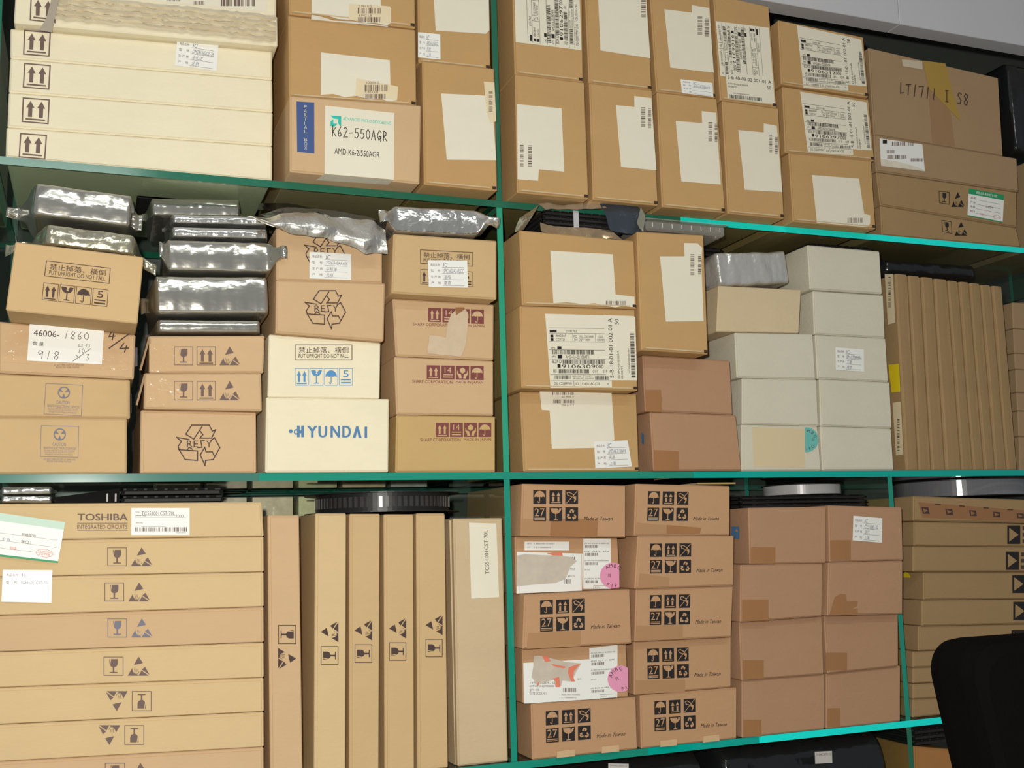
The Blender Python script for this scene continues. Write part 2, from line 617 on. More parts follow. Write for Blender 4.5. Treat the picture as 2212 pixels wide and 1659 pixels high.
def sharp_icons(b, q, qt, t):
    D = Draw(b, q, 440, 112, 'handling_symbols')
    for i in range(4):
        D.rect(i * 113, 0, 102, 112, MAR)
    k = b.mat
    s_arrows(D, 0, 0, 102, 112, k, 1)
    s_number(D, 113, 0, 102, 112, '14', k, 1, .5)
    s_hands(D, 226, 0, 102, 112, k, 1)
    s_umbrella(D, 339, 0, 102, 112, k, 1)
    D.done()
    D = Draw(b, qt, 560, 26, 'lettering')
    for (s_, x, wd) in t:
        D.text(s_, x, 0, wd, 26, MAR)
    D.done()


def taiwan(b, q):
    D = Draw(b, q, 700, 270, 'handling_symbols')
    k = b.mat
    for i, x in enumerate((0, 143, 283)):
        for y in (0, 150):
            D.rect(x, y, 113, 121, BLK)
    s_umbrella(D, 0, 0, 113, 121, k, 1, .05)
    s_arrows(D, 143, 0, 113, 121, k, 1, True)
    s_hook(D, 283, 0, 113, 121, k, 1)
    D.text('27', 12, 158, 88, 70, k, lay=1).rect(10, 240, 92, 8, k, 1).rect(10, 254, 92, 7, k, 1)
    s_goblet(D, 143, 150, 113, 121, k, 1)
    s_recycle(D, 287, 152, 105, 118, k, 1)
    D.done()
    D = Draw(b, q, 700, 270, 'lettering')
    D.text('Made in Taiwan', 447, 232, 250, 34, BLK, shear=.25)
    D.done()


def amd_label(b, q, serial, bin_='18-01-01 002-01', prod='AMD-K6-2E/300AFR', seed=3):
    """big shipping label; local frame 828 x 667"""
    lab = Draw(b, q, 828, 667, 'label', lift=1)
    lab.poly([(0, 0), (540, 5), (540, 2), (815, 8), (828, 20), (828, 597), (592, 597), (592, 667), (22, 667)], PAPER)
    lo = lab.done()
    D = Draw(b, q, 828, 667, 'print', lo, lift=2)
    k = GRYI if False else BLK
    for y in (125, 172, 248, 322, 405, 545):
        D.rect(25, y, 515, 3, k)
    D.rect(30, 600, 560, 2, k)
    for (x, y, w_, h_) in ((35, 145, 65, 22), (40, 187, 28, 25), (40, 218, 28, 25), (100, 292, 38, 26), (100, 367, 42, 33), (95, 452, 28, 32)):
        D.rect(x, y, w_, h_, k)
    for x in (245, 302, 455):
        D.rect(x, 175, 3, 73, k)
    D.rect(333, 547, 3, 53, k).rect(240, 605, 3, 45, k).rect(303, 605, 3, 45, k)
    for t, x, y, w_, h_ in (('D591783', 190, 145, 95, 20), ('B8628AF', 90, 185, 95, 20), ('CGF321', 90, 220, 80, 20), ('PC', 255, 190, 30, 20), ('3H', 258, 220, 30, 20), ('FULL CONTAINER', 312, 190, 125, 22), ('QTY 0010', 312, 220, 95, 22), ('DDS', 485, 190, 40, 18), ('CNTRS', 470, 220, 70, 20), ('(P)', 45, 300, 35, 18), (prod, 172, 372, 220, 28), ('(P)', 45, 375, 35, 18), ('BOX ID', 50, 412, 85, 32), (serial, 135, 455, 310, 34), ('000', 452, 455, 68, 34), ('HU', 55, 497, 30, 34), ('011', 420, 500, 40, 30), ('019', 512, 500, 42, 30), ('DATE CODE', 230, 555, 80, 12), ('(9D)0220', 230, 576, 92, 18), ('TTL QTY', 345, 555, 70, 12), ('(Q)0050', 345, 576, 80, 18), ('DSL C220FPMW', 58, 615, 165, 25), ('ID', 258, 618, 28, 22), ('F26351AC-CEE', 318, 618, 165, 22), ('W', 548, 622, 20, 18)):
        D.text(t, x, y, w_, h_, k)
    D.bars(48, 325, 390, 38, seed, n=46).bars(145, 412, 392, 37, seed + 1, n=46).bars(97, 497, 293, 36, seed + 2, n=36)
    D.bars(65, 553, 157, 36, seed + 3, n=20).bars(438, 560, 130, 34, seed + 4, n=18)
    D.text('5-B ' + bin_ + ' A', 577, 30, 35, 545, k, 90).text('50', 637, 38, 38, 48, k, 90)
    D.text('017 AMD-K6-2E/300AFR', 652, 325, 17, 255, k, 90).text('02/08/97', 682, 465, 16, 120, k, 90)
    D.bars(775, 165, 38, 410, seed + 5, True, n=48).text('RC7394085035029394', 752, 305, 12, 220, k, 90)
    D.done()


def wlabel(b, pts, mat_=PAPER, lift=1, bars=(), texts=(), name='label', seed=5, plane=None):
    L = Draw(b, None, name=name, lift=lift, plane=plane)
    L.poly(pts, mat_)
    lo = L.done()
    if bars or texts:
        D = Draw(b, None, name='print', parent=lo, lift=lift + 1, plane=plane)
        for i, (x0, y0, x1, y1) in enumerate(bars):
            D.bars(x0, y0, x1 - x0, y1 - y0, seed + i, vert=(y1 - y0) > (x1 - x0), m=GRYI, n=16)
        for t in texts:
            D.text(*t)
        D.done()
    return lo


def stock_label(b, q, rows, lift=3):
    """small white stock slip with four hand-filled lines"""
    L = Draw(b, q, 90, 60, 'label', lift=lift)
    L.rect(0, 0, 90, 60, PAPERW)
    lo = L.done()
    D = Draw(b, q, 90, 60, 'print', lo, lift=lift + 1)
    for i, (h, r) in enumerate(zip(('商品名称:', '型    号', '生 产 商', '产    地'), rows)):
        y = 7 + i * 13.5
        D.text(h, 6, y, 22, 6, GRYI)
        D.rect(32, y + 8.3, 50, .6, GRYI)
        if r:
            D.text(r, 35, y - 1.5, min(46, 4.6 * len(r) * (1.7 if ord(r[0]) > 900 else 1)), 9, PEN, shear=.15)
    D.done()


# ------------------------------------------------------------------ boxes
class Carton:
    pass


def make_box(s):
    """s: dict with q (photo corners), y (front), d (depth), zl(x) bottom line, zu(x) top line"""
    y = s['y']
    X = [at(p[0], p[1], y).x for p in s['q']]
    cf = [(X[0], s['zu'](X[0])), (X[1], s['zu'](X[1])), (X[2], s['zl'](X[2])), (X[3], s['zl'](X[3]))]
    b = Carton()
    b.y, b.X, b.cf, b.mat = y, X, cf, s['mat']
    b.root = thing(s.get('name', 'cardboard_box'), ((X[2] + X[3]) / 2, y + s['d'] / 2, min(cf[2][1], cf[3][1])), s['label'], s.get('cat', 'box'), s.get('group'))
    V, F = hexa(cf, y, y + s['d'])
    mesh_obj('body', V, F, s['mat'], b.root.location, b.root)
    b.face = y
    if s.get('panel', True):
        t = 0.0016
        g = s.get('gap', (0.002, 0.002, 0.002, 0.002))    # left, top, right, bottom
        pc = [(cf[0][0] + g[0], cf[0][1] - g[1]), (cf[1][0] - g[2], cf[1][1] - g[1]), (cf[2][0] - g[2], cf[2][1] + g[3]), (cf[3][0] + g[0], cf[3][1] + g[3])]
        V, F = hexa(pc, y - t, y - 0.00005, 0.0005)
        mesh_obj('front_flap', V, F, s.get('pmat', s['mat']), b.root.location, b.root)
        b.face = y - t
        if s['mat'] is K_AMD:
            e = [(cf[3][0] + .006, cf[3][1] + .0042), (cf[2][0] - .012, cf[2][1] + .0042), (cf[2][0] - .012, cf[2][1] + .0026), (cf[3][0] + .006, cf[3][1] + .0026)]
            V, F = hexa(e, y - .0024, y - .0002, 0)
            mesh_obj('tuck_edge', V, F, mat('pale_board_edge', (0.60, 0.48, 0.30), .9), b.root.location, b.root)
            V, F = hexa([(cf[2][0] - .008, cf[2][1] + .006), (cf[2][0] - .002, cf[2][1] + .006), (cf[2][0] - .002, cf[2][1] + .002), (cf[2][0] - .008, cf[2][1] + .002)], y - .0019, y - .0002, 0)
            mesh_obj('corner_slot_shade', V, F, mat('slot_shadow', (0.05, 0.03, 0.02), .9), b.root.location, b.root)  # raised dark block painting the shade inside the flap's corner slot
    b.top = max(cf[0][1], cf[1][1])
    return b


def lin(p, q):
    k = (q.z - p.z) / ((q.x - p.x) or 1)
    return lambda x: p.z + k * (x - p.x)


GAPZ = 0.0005


def stack(zbase, items):
    """items bottom-up; shared edges come from whichever box stands proud"""
    n = len(items)
    for s in items:
        q = [at(p[0], p[1], s['y']) for p in s['q']]
        s['_t'] = lin(q[0], q[1])
        s['_b'] = lin(q[3], q[2])
    out = []
    for i, s in enumerate(items):
        if i == 0:
            s['zl'] = lambda x: zbase + GAPZ
        else:
            p = items[i - 1]
            s['zl'] = (lambda f: (lambda x: f(x) + GAPZ))(p['_e'])
        if i < n - 1 and items[i + 1]['y'] < s['y'] - 1e-4:
            s['_e'] = items[i + 1]['_b']
        else:
            s['_e'] = s['_t']
        s['zu'] = s['_e']
        out.append(make_box(s))
    return out


def bx(q, label, mat_, y=0.004, d=0.30, **k):
    return dict(q=q, label=label, mat=mat_, y=y, d=d, **k)


# ------------------------------------------------------------------ room shell
XL = at(-14, 700, 0.0).x - 0.005
XD1 = 0.5503
XD2 = 1.2074
XR = 1.95
YB = 0.47
ZC = at(1942, 51.7, 0.03).z          # lower edge of the bulkhead over the shelves
ZR = 2.95
wall = mesh_obj('wall_back', *block(-3.0, 6.0, YB, YB + 0.1, 0, ZR), mat('wall_paint', (0.10, 0.11, 0.10), 0.7, var=0.05), (1.2, YB, 0))
tag(wall, kind='structure')
flo = mesh_obj('floor', *block(-3.0, 6.0, -4.5, YB + 0.1, -0.08, 0), mat('floor_tiles', (0.42, 0.40, 0.36), 0.35, var=0.06, scale=3), (0, 0, 0))
tag(flo, kind='structure')
ceil = mesh_obj('ceiling', *block(-3.0, 6.0, -1.2, YB + 0.1, ZR, ZR + 0.08), mat('ceiling_paint', (0.60, 0.60, 0.62), 0.8, var=0.03, scale=6), (1.2, 0, ZR))
tag(ceil, kind='structure')
sof = mesh_obj('wall_upper', *block(-1.2, 1.5, 0.03, 0.066, ZC, ZR, 0.001), mat('bulkhead_paint', (0.62, 0.62, 0.66), 0.7, var=0.02, scale=6), (0.2, 0.05, ZC))
tag(sof, kind='structure')
xj = at(1942, 30, 0.03).x
s2_ = mesh_obj('wall_upper_panel', *block(xj + 0.0008, 6.0, 0.03, 0.066, ZC, ZR, 0.001), MATS['bulkhead_paint'], (2.2, 0.05, ZC))
tag(s2_, kind='structure')
sof.data.clear_geometry()
_v, _f = block(-3.0, xj - 0.0008, 0.03, 0.066, ZC, ZR, 0.001)
sof.data.from_pydata([tuple(Vector(v) - sof.location) for v in _v], [], _f)

# ------------------------------------------------------------------ glass shelving
unit = thing('glass_shelving_unit', (0.9, 0.2, 0), 'green-edged glass shelving unit filled with component cartons', 'shelving')


def pane_h(x0, x1, ztop, edge, name='shelf'):
    V = [(x0, 0, ztop - TH), (x1, 0, ztop - TH), (x1, DEPTH, ztop - TH), (x0, DEPTH, ztop - TH), (x0, 0, ztop), (x1, 0, ztop), (x1, DEPTH, ztop), (x0, DEPTH, ztop)]
    F = [(0, 1, 5, 4), (2, 3, 7, 6), (3, 0, 4, 7), (1, 2, 6, 5), (4, 5, 6, 7), (3, 2, 1, 0)]
    return mesh_obj(name, V, F, [edge, GLASS], unit.location, unit, [0, 0, 0, 0, 1, 1])


def pane_v(x0, x1, z0, z1, edge, name='divider'):
    V = [(x0, 0, z0), (x1, 0, z0), (x1, DEPTH, z0), (x0, DEPTH, z0), (x0, 0, z1), (x1, 0, z1), (x1, DEPTH, z1), (x0, DEPTH, z1)]
    F = [(0, 1, 5, 4), (2, 3, 7, 6), (3, 0, 4, 7), (1, 2, 6, 5), (4, 5, 6, 7), (3, 2, 1, 0)]
    return mesh_obj(name, V, F, [edge, GLASS], unit.location, unit, [0, 0, 1, 1, 0, 0])


XS = at(1470, 465, 0).x  # seam added out of sight where the painted edge light steps up
XS2 = at(1640, 1600, 0).x
pane_h(XL, XS, ZT, EG)
pane_h(XS, XR, ZT, EG_LIT)
pane_h(XL, at(560, 1030, 0).x, ZM, EGL)
pane_h(at(560, 1030, 0).x, XS, ZM, EG2)
pane_h(XS, XR, ZM, mat('glass_edge_part_lit', (0.0, 0.40, 0.33), 0.12, spec=0.6))  # weaker edge light towards the right, painted as a pane tint
pane_h(XL, XD1 + 0.2, ZB, EG2)
pane_h(XD1 + 0.2, XS2, ZB, mat('glass_edge_part_lit', (0, 0, 0)))
pane_h(XS2, XR, ZB, EG_LIT)
pane_h(XL, XR, ZL, EG2)
for z0, z1, e in ((ZT, ZC - 0.002, EG), (ZM, ZT - TH, EGD), (ZB, ZM - TH, EG2), (ZL, ZB - TH, EG), (0, ZL - TH, EG)):
    for k_, (x0, x1) in enumerate(((XL - 0.008, XL + 0.0005), (XD1 - 0.009, XD1), (XD2, XD2 + 0.009), (XR - 0.009, XR))):
        if k_ == 2 and z0 >= ZM:
            continue
        pane_v(x0, x1, z0 + 0.0002, z1 - 0.0002, e)

# ------------------------------------------------------------------ TOP SHELF, left bay
G_W = 'flat white cartons with two printed arrows'
yw = 0.004
tw = stack(ZT, [
    bx([(14, 275), (588, 316), (588, 386), (12, 345)], 'flat cream-white carton at the bottom of the white stack, resting on glass', K_WHT, yw, 0.33, name='flat_carton', cat='carton', group=G_W),
    bx([(19, 200), (589, 243), (588, 316), (16, 275)], 'flat cream-white carton, second from the bottom of the white stack', K_WHT, yw, 0.33, name='flat_carton', cat='carton', group=G_W),
    bx([(22, 126), (588, 173), (589, 243), (19, 200)], 'flat cream-white carton, third from the bottom of the white stack', K_WHT, yw, 0.33, name='flat_carton', cat='carton', group=G_W),
    bx([(23, 50), (588, 101), (588, 173), (22, 126)], 'flat cream-white carton bearing a handwritten stock slip', K_WHT, yw, 0.33, name='flat_carton', cat='carton', group=G_W),
    bx([(34, -22), (599, 35), (600, 101), (30, 50)], 'flat white carton wrapped in creased clear film and tape', K_WHT, -0.012, 0.33, name='flat_carton', cat='carton', group=G_W, panel=False),
    bx([(36, -90), (597, -40), (597, 33), (34, -20)], 'cream carton with a barcode label, topmost of the white stack', K_WHT, -0.006, 0.33, name='flat_carton', cat='carton', group=G_W),
])
for b, q in zip(tw, ([(43.4, 287), (101.7, 291.3), (98, 345), (40, 339.8)], [(49, 210), (107.7, 214.5), (105, 268.5), (46.6, 263.6)], [(52.3, 135.6), (109.8, 140.5), (106.6, 194), (49, 189)], [(52, 64), (110, 69.4), (107, 122.6), (49.6, 118)], [(66, -8), (121, -3), (120, 50), (64, 44)])):
    D = Draw(b, q, 100, 100, 'arrow_mark')
    D.frame(0, 0, 100, 100, 5, GRYI)
    s_arrows(D, 0, -2, 100, 98, GRYI)
    D.done()
stock_label(tw[3], [(383, 83), (472, 97), (467.5, 153), (377.5, 141)], ['IC', 'DM281602CE-26', '乐山达', '北京'])
# creased film folds over the wrapped carton
rnd = random.Random(4)
b = tw[4]
for i in range(5):
    n = 40
    V, F = [], []
    for k in range(n + 1):
        t = k / n
        x = 118 + t * 478
        y0 = -16 + i * 11.5 + t * 50 + rnd.uniform(-2, 2)
        for j, (dy, dp) in enumerate(((0, 0.0), (5, 0.006 + rnd.uniform(0, .003)), (11, 0.001))):
            V.append(at(x, y0 + dy, b.face - 0.0008 - dp))
    for k in range(n):
        for j in range(2):
            a = k * 3 + j
            F.append((a, a + 1, a + 4, a + 3))
    mesh_obj('film_fold', V, F, mat('packing_film', (0.80, 0.72, 0.55), 0.3, spec=0.5), b.root.location, b.root)
D = Draw(b, None, name='tape_strip', lift=40)
D.poly([(113, -10), (130, -10), (122, 20), (112, 70), (84, 65), (100, 40)], mat('loose_tape', (0.40, 0.35, 0.27), 0.4))
D.done('loose grey-tan tape end')
wlabel(tw[5], [(330, -40), (578, -22), (576, 26), (328, 2)], PAPER, 1, bars=((360, -12, 390, 3), (418, 2, 442, 10), (477, -8, 552, 13)))

YA = -0.040
ta = stack(ZT, [
    bx([(626, 207), (910, 228), (907, 409), (626, 371)], 'kraft carton with a navy tag and a white maker label marked by hand', K_PINK, YA, 0.30),
    bx([(623, 38), (898, 66), (900, 225), (625, 204)], 'kraft carton with a torn blank label, above the one with the navy tag', K_AMD, YA + 0.006, 0.30),
    bx([(620, -130), (895, -110), (898, 62), (625, 31)], 'kraft carton with a torn label, topmost above the navy-tagged one', K_AMD, YA + 0.003, 0.30),
])
b = ta[0]
lo = Draw(b, [(640.5, 219), (678.7, 221.5), (679, 331.5), (642, 328)], 40, 112, 'navy_tag', lift=1).rect(0, 0, 40, 112, NAVY).done('navy tag')
D = Draw(b, [(640.5, 219), (678.7, 221.5), (679, 331.5), (642, 328)], 40, 112, 'print', lo)
for i, ch in enumerate('PARTIAL BOX'):
    if ch != ' ':
        D.text(ch, 16.5, 7 + i * 9.1, 7 if ch != 'I' else 1.8, 7.2, mat('tag_lettering', (0.62, 0.56, 0.40), 0.6))
D.done()
Q = [(702.4, 228), (851.8, 244), (850.7, 388), (701, 375.6)]
lo = Draw(b, Q, 150, 147, 'maker_label', lift=1).rect(0, 0, 150, 147, PAPER).done()
D = Draw(b, Q, 150, 147, 'logo', lo)
D.poly([(12, 20), (35, 19), (35, 42), (28.5, 35.5), (28.5, 26), (18, 26)], TEAL).poly([(12, 33), (18, 27), (18, 36.5), (27, 36.5), (21, 43), (12, 43)], TEAL)
D.done()
Draw(b, Q, 150, 147, 'maker_name', lo).text('ADVANCED MICRO DEVICES INC', 39, 20, 104, 7, TEAL).done()
Draw(b, Q, 150, 147, 'handwriting', lo).hand('K62-550AGR', 15, 42, 122, 22, 1.6, BLK).done()
Draw(b, Q, 150, 147, 'part_number', lo).text('AMD-K6-2/550AGR', 21, 89, 98, 13, BLK).done()
# the label folds under the carton
wlabel(b, [(701, 376), (851, 389), (838, 399), (682, 389)], PAPER, name='label_fold', plane=(2, b.cf[3][1] + 0.0))
b = ta[1]
wlabel(b, [(693, 113), (842, 130), (843.5, 184.5), (859.7, 187), (858, 216), (840, 219), (822, 213), (800, 215), (770, 207), (745, 210), (720, 203), (693, 205)])
wlabel(b, [(770, 169), (842, 183), (860, 187), (858, 215), (830, 212), (768, 206)], CREAM, 3, bars=((788, 183, 838, 197), (786, 203, 834, 213)), texts=(('2.200 KG', 790, 176, 29, 5, GRYI), ('4.862 LB', 788, 196, 29, 5, GRYI)))
b = ta[2]
wlabel(b, [(673, -20), (822, -12), (822.5, 12), (843, 14), (845, 49), (835, 55), (810, 49), (790, 50), (760, 43), (730, 41), (705, 33), (685, 32), (673, 28)])
wlabel(b, [(754, 8), (840, 14), (845, 18), (845, 49), (800, 48), (754, 42)], CREAM, 3, bars=((773, 17, 823, 29), (773, 37, 823, 48)), texts=(('2.191 KG', 774, 11, 29, 5, GRYI), ('4.942 LB', 774, 31, 29, 5, GRYI)))
wlabel(b, [(673, 32), (690, 35), (720, 44), (760, 46), (838, 56), (838, 58), (672, 42)], TORNW, 1, name='label_remnant')

tb = stack(ZT, [
    bx([(912, 131), (1068, 148), (1074, 398), (916, 389)], 'tall kraft carton with a blank white label by the glass divider, under a taped pair', K_AMD, YA, 0.30),
    bx([(901, -90), (1056, -80), (1060, 139), (904, 126)], 'kraft carton with a large blank label, on the tall one by the divider', K_AMD, YA + 0.008, 0.30),
])
wlabel(tb[0], [(953, 202), (1056, 207), (1066, 262), (1072, 346), (965, 345)])
wlabel(tb[0], [(1045, 176), (1068, 178), (1072, 262), (1060, 266), (1052, 245)], CREAM, 3, bars=((1056, 198, 1064, 242),))
wlabel(tb[1], [(934, -60), (1055, -50), (1057, 66), (1049, 73), (941, 66)])
stock_label(tb[1], [(903, 69.5), (951, 74), (951.6, 128.6), (903, 124)], ['IC', 'AMD-K6-2/550AGR', '先进', '上海'])

# ------------------------------------------------------------------ TOP SHELF, middle bay
P4 = 'kraft carton with '
cols = [
    stack(ZT, [bx([(1113, 160), (1263, 178), (1272, 426), (1117, 411)], 'kraft carton with a white label folded round its corner, standing on the glass', K_AMD, -0.042, 0.30),
               bx([(1106, -72), (1257, -52), (1260, 174), (1112, 153)], 'kraft carton with a sideways shipping label, above the corner-labelled one', K_AMD, -0.040, 0.30)]),
    stack(ZT, [bx([(1273, 179), (1409, 195), (1422, 438), (1281, 426)], 'kraft carton with a stepped blank label, on the glass beside the corner-labelled one', K_AMD, -0.042, 0.30),
               bx([(1262, -60), (1397, -36), (1408, 187), (1272, 173)], 'kraft carton with a plain blank label running off its right edge', K_AMD, -0.040, 0.30)]),
    stack(ZT, [bx([(1419, 199), (1549, 213), (1567, 455), (1430, 442)], 'kraft carton with a stepped label, under the carton with the stock slip', K_AMD, -0.038, 0.30),
               bx([(1402, -42), (1533, -18), (1546, 212), (1418, 194)], 'kraft carton with a stepped label and a stock slip on its lower edge', K_AMD, -0.038, 0.30)]),
    stack(ZT, [bx([(1560, 217), (1682, 234), (1694, 467), (1572, 457)], 'kraft carton with a stepped label, under the densely printed sideways label', K_AMD, -0.036, 0.30),
               bx([(1541, -13), (1661, 14), (1678, 229), (1556, 213)], 'kraft carton with a densely printed sideways shipping label', K_AMD, -0.036, 0.30)]),
    stack(ZT, [bx([(1704, 330), (1882, 347), (1892, 495), (1713, 475)], 'kraft carton with a blank label hanging over its bottom edge', K_AMD, -0.026, 0.30),
               bx([(1690, 183), (1876, 211), (1889, 346), (1696, 326)], 'kraft carton with an upright shipping label, second of three', K_AMD, -0.024, 0.30),
               bx([(1681, 43), (1865, 80), (1876, 211), (1688, 182)], 'kraft carton with an upright shipping label, topmost of three', K_AMD, -0.030, 0.30)]),
]
amd_label(cols[0][1], [(1114, 91), (1108, -85), (1250, -63), (1256, 113)], '9106297', seed=11)
b = cols[0][0]
wlabel(b, [(1117, 225), (1213, 234), (1219, 371), (1164, 366), (1162.5, 390.5), (1118, 387)], bars=((1123, 313, 1131, 360), (1141, 314, 1149, 362)))
wlabel(b, [(1112, 226), (1084, 253), (1086, 388), (1116, 386)], name='label_fold', plane=(0, b.X[0] + 0.0006))
b = cols[1][0]
wlabel(b, [(1330.4, 227), (1370.5, 231), (1370, 207.5), (1407, 212), (1418, 368), (1341.5, 360.7)], bars=((1384.6, 232, 1394, 275), (1400, 234, 1406.5, 278)))
wlabel(cols[1][1], [(1290, -50), (1393, -40), (1405, 126), (1297, 109)], bars=((1385, -10, 1395, 38),))
b = cols[2][0]
wlabel(b, [(1459.5, 261), (1516.5, 266), (1515.7, 240), (1547, 243.6), (1557, 398.7), (1472, 392)], bars=((1530.5, 264, 1538.7, 306), (1544, 266, 1550, 308)))
wlabel(cols[2][1], [(1435, 20), (1494, 27), (1494, 11), (1532, 17), (1542, 157), (1448, 146)], bars=((1507, 36, 1517, 76), (1522, 39, 1532, 80)))
stock_label(cols[2][1], [(1470, 171), (1539, 179), (1541, 209), (1473, 201)], ['IC', 'AMD-K6-2/500AFX', '', ''])
b = cols[3][0]
wlabel(b, [(1595, 281), (1649.7, 286), (1649.7, 266.5), (1678, 272), (1690, 415), (1608.8, 410)], bars=((1662, 291, 1668, 330), (1674, 294, 1680, 334)))
amd_label(cols[3][1], [(1661, 60), (1675, 225), (1560, 213), (1546, 41)], '9106312', '40-03-02 001-01', seed=21)
b = cols[4][0]
wlabel(b, [(1754, 378), (1855.6, 386), (1867, 462), (1880, 465), (1880, 483), (1873, 491), (1764.5, 481)], bars=((1831, 470.5, 1863.7, 481),))
amd_label(cols[4][1], [(1728.5, 198), (1872, 219.5), (1884, 337), (1741.4, 330)], '9106297', seed=31)
amd_label(cols[4][2], [(1721.4, 54.7), (1860.5, 84.3), (1873, 198), (1732, 190)], '9106312', seed=41)

# ------------------------------------------------------------------ TOP SHELF, right bay
tr_ = stack(ZT, [
    bx([(1902, 444), (2195, 492), (2205, 547), (1905, 509)], 'flat brown carton with fragile marks, lying directly on the glass', K_OLV, 0.003, 0.34, name='flat_carton', cat='carton'),
    bx([(1893, 373), (2196, 420), (2195, 490), (1902, 444)], 'flat brown carton carrying a green-headed paper slip', K_OLV, 0.003, 0.34, name='flat_carton', cat='carton'),
    bx([(1888, 291), (2196, 342), (2200, 415), (1893, 371)], 'brown carton with a white shipping label at its left, under the hand-marked box', K_OLD, 0.002, 0.34, name='flat_carton', cat='carton'),
    bx([(1876, 103), (2156, 168), (2166, 334), (1888, 291)], 'big brown box marked with large handwritten letters and yellow tape', K_OLD, 0.006, 0.30),
])
b = tr_[3]
D = Draw(b, None, name='tape', lift=1)
D.poly([(2005, 190), (2046, 180), (2063, 316), (2014, 308)], mat('tan_tape', (0.36, 0.215, 0.105), .35)).poly([(1994, 131), (2042, 137), (2058, 200), (2076, 262), (2050, 236), (2006, 190)], TAPEY, 1)
D.poly([(1948, 128), (1992, 132), (1993, 150), (1950, 143)], mat('clear_tape_patch', (0.60, 0.52, 0.38), 0.3), 1)
D.done()
Draw(b, [(1942.5, 178), (2100, 205), (2100, 240), (1942.5, 213)], 157, 35, 'lettering', lift=3).hand('LT1711 I S8', 0, 0, 152, 24, 2.0, BRN).done()
wlabel(tr_[2], [(1900, 299), (1992.4, 312), (1998, 370), (1903, 358)], PAPERW, 1, bars=((1927, 306, 1975, 315), (1915, 324, 1933, 331), (1917, 335, 1959, 343), (1967, 342, 1994, 349)))
Draw(tr_[2], None, name='label_tear', lift=2).poly([(1903, 343), (1940, 349), (1985, 362), (1998, 369), (1903, 358)], TORNW).done()
Draw(tr_[2], None, name='emblem', lift=3).rect(1907, 302, 9, 8, BLK).done()
for b, q1, q2 in ((tr_[1], [(2028, 412), (2051, 415), (2051, 442), (2029, 438.5)], (2055, 415, 28, 32)), (tr_[0], [(2033.6, 475), (2055, 478.5), (2057, 505), (2036.5, 501)], (2062, 479, 28, 30))):
    D = Draw(b, q1, 42, 42, 'fragile_symbol')
    D.frame(0, 0, 42, 42, 1.8, BLK)
    s_wine(D, 0, 0, 42, 42, BLK)
    D.done()
    D = Draw(b, None, name='static_symbol')
    s_esd(D, *q2, BLK)
    D.done()
Q = [(2093, 407), (2169, 421), (2166, 481), (2089.6, 466)]
b = tr_[1]
lo = Draw(b, Q, 76, 62, 'paper_slip', lift=1).rect(0, 0, 76, 62, PAPERW).done()
D = Draw(b, Q, 76, 62, 'print', lo).rect(0, 0, 76, 12, GREEN).rect(0, 60, 76, 2, GREEN).text('商品标价签', 16, 3, 46, 6, PAPERW, lay=1)
for i, t in enumerate(('品名', '产地', '等级', '物价员')):
    D.text(t, 5, 17 + i * 10, 11, 5, GRYI).rect(18, 22 + i * 10, 52, .5, GRYI)
D.text('规格型号', 38, 31, 16, 5, GRYI).ring(63, 52, 8, 4, .6, REDI).text('特级', 26, 50, 8, 4, REDI)
D.done()

# far end: two more cartons beyond the stack
ex = stack(ZT, [
    bx([(2216, 350), (2330, 368), (2332, 566), (2218, 548)], 'brown carton just beyond the hand-marked box stack', K_OLD, 0.02, 0.3),
])

# ------------------------------------------------------------------ MIDDLE SHELF, left bay
m1 = stack(ZM, [
    bx([(-9, 902), (274, 904), (274, 1019), (-9, 1019)], 'tan carton with a caution print, at the bottom of its stack on glass', K_TAN, 0.004, 0.26),
    bx([(-9, 808), (281, 820), (281, 903), (-9, 901)], 'tan carton with a caution print partly hidden by the one below', K_TAN, 0.010, 0.26),
    bx([(-2, 690), (293, 712), (289, 820), (-4, 806)], 'tan carton with a taped handwritten part number slip', K_PINK, 0.006, 0.26),
    bx([(33, 522), (310, 555), (297, 700), (12, 671)], 'tilted tan carton printed with Chinese upright warning and four symbols', K_TAN, -0.066, 0.30, panel=False),
])
for b, q in ((m1[1], [(98.7, 827.5), (179.5, 831.6), (176, 898.7), (94.4, 894.6)]), (m1[0], [(88.5, 919), (170.6, 920.5), (169, 988.5), (86.5, 986.5)])):
    D = Draw(b, q, 300, 262, 'caution_mark')
    D.frame(0, 0, 300, 262, 4, BLUEI).ring(150, 72, 44, 46, 9, BLUEI)
    for a in (90, 210, 330):
        D.poly([(150 + 40 * math.cos(math.radians(a + d)) * k, 72 + 40 * math.sin(math.radians(a + d)) * k) for d, k in ((-18, 1.1), (18, 1.1), (0, .2))], BLUEI)
    D.text('CAUTION', 95, 140, 105, 28, BLUEI).text('SENSITIVE ELECTRONIC DEVICES', 24, 178, 255, 20, BLUEI)
    D.text('DO NOT SHIP OR STORE NEAR STRONG', 30, 204, 240, 10, BLUEI).text('ELECTROSTATIC, ELECTROMAGNETIC,', 36, 219, 228, 10, BLUEI).text('MAGNETIC OR RADIOACTIVE FIELDS.', 40, 234, 220, 10, BLUEI)
    if b is m1[0]:
        D.text('DO NOT OPEN EXCEPT AT APPROVED', 30, 274, 250, 14, BLUEI).text('PROTECTIVE WORK STATION', 55, 292, 190, 14, BLUEI)
    D.done()
b = m1[2]
D = Draw(b, None, name='tape', lift=1)
D.poly([(12, 712), (280, 725), (277, 800), (8, 782)], mat('shiny_clear_tape', (0.64, 0.43, 0.24), 0.12, spec=0.6, bump=0.5, bscale=60))
D.done()
Q = [(64, 700), (224.6, 713), (220, 787), (58.5, 779)]
lo = Draw(b, Q, 160, 78, 'part_slip', lift=3).rect(0, 0, 160, 78, PAPERW).done()
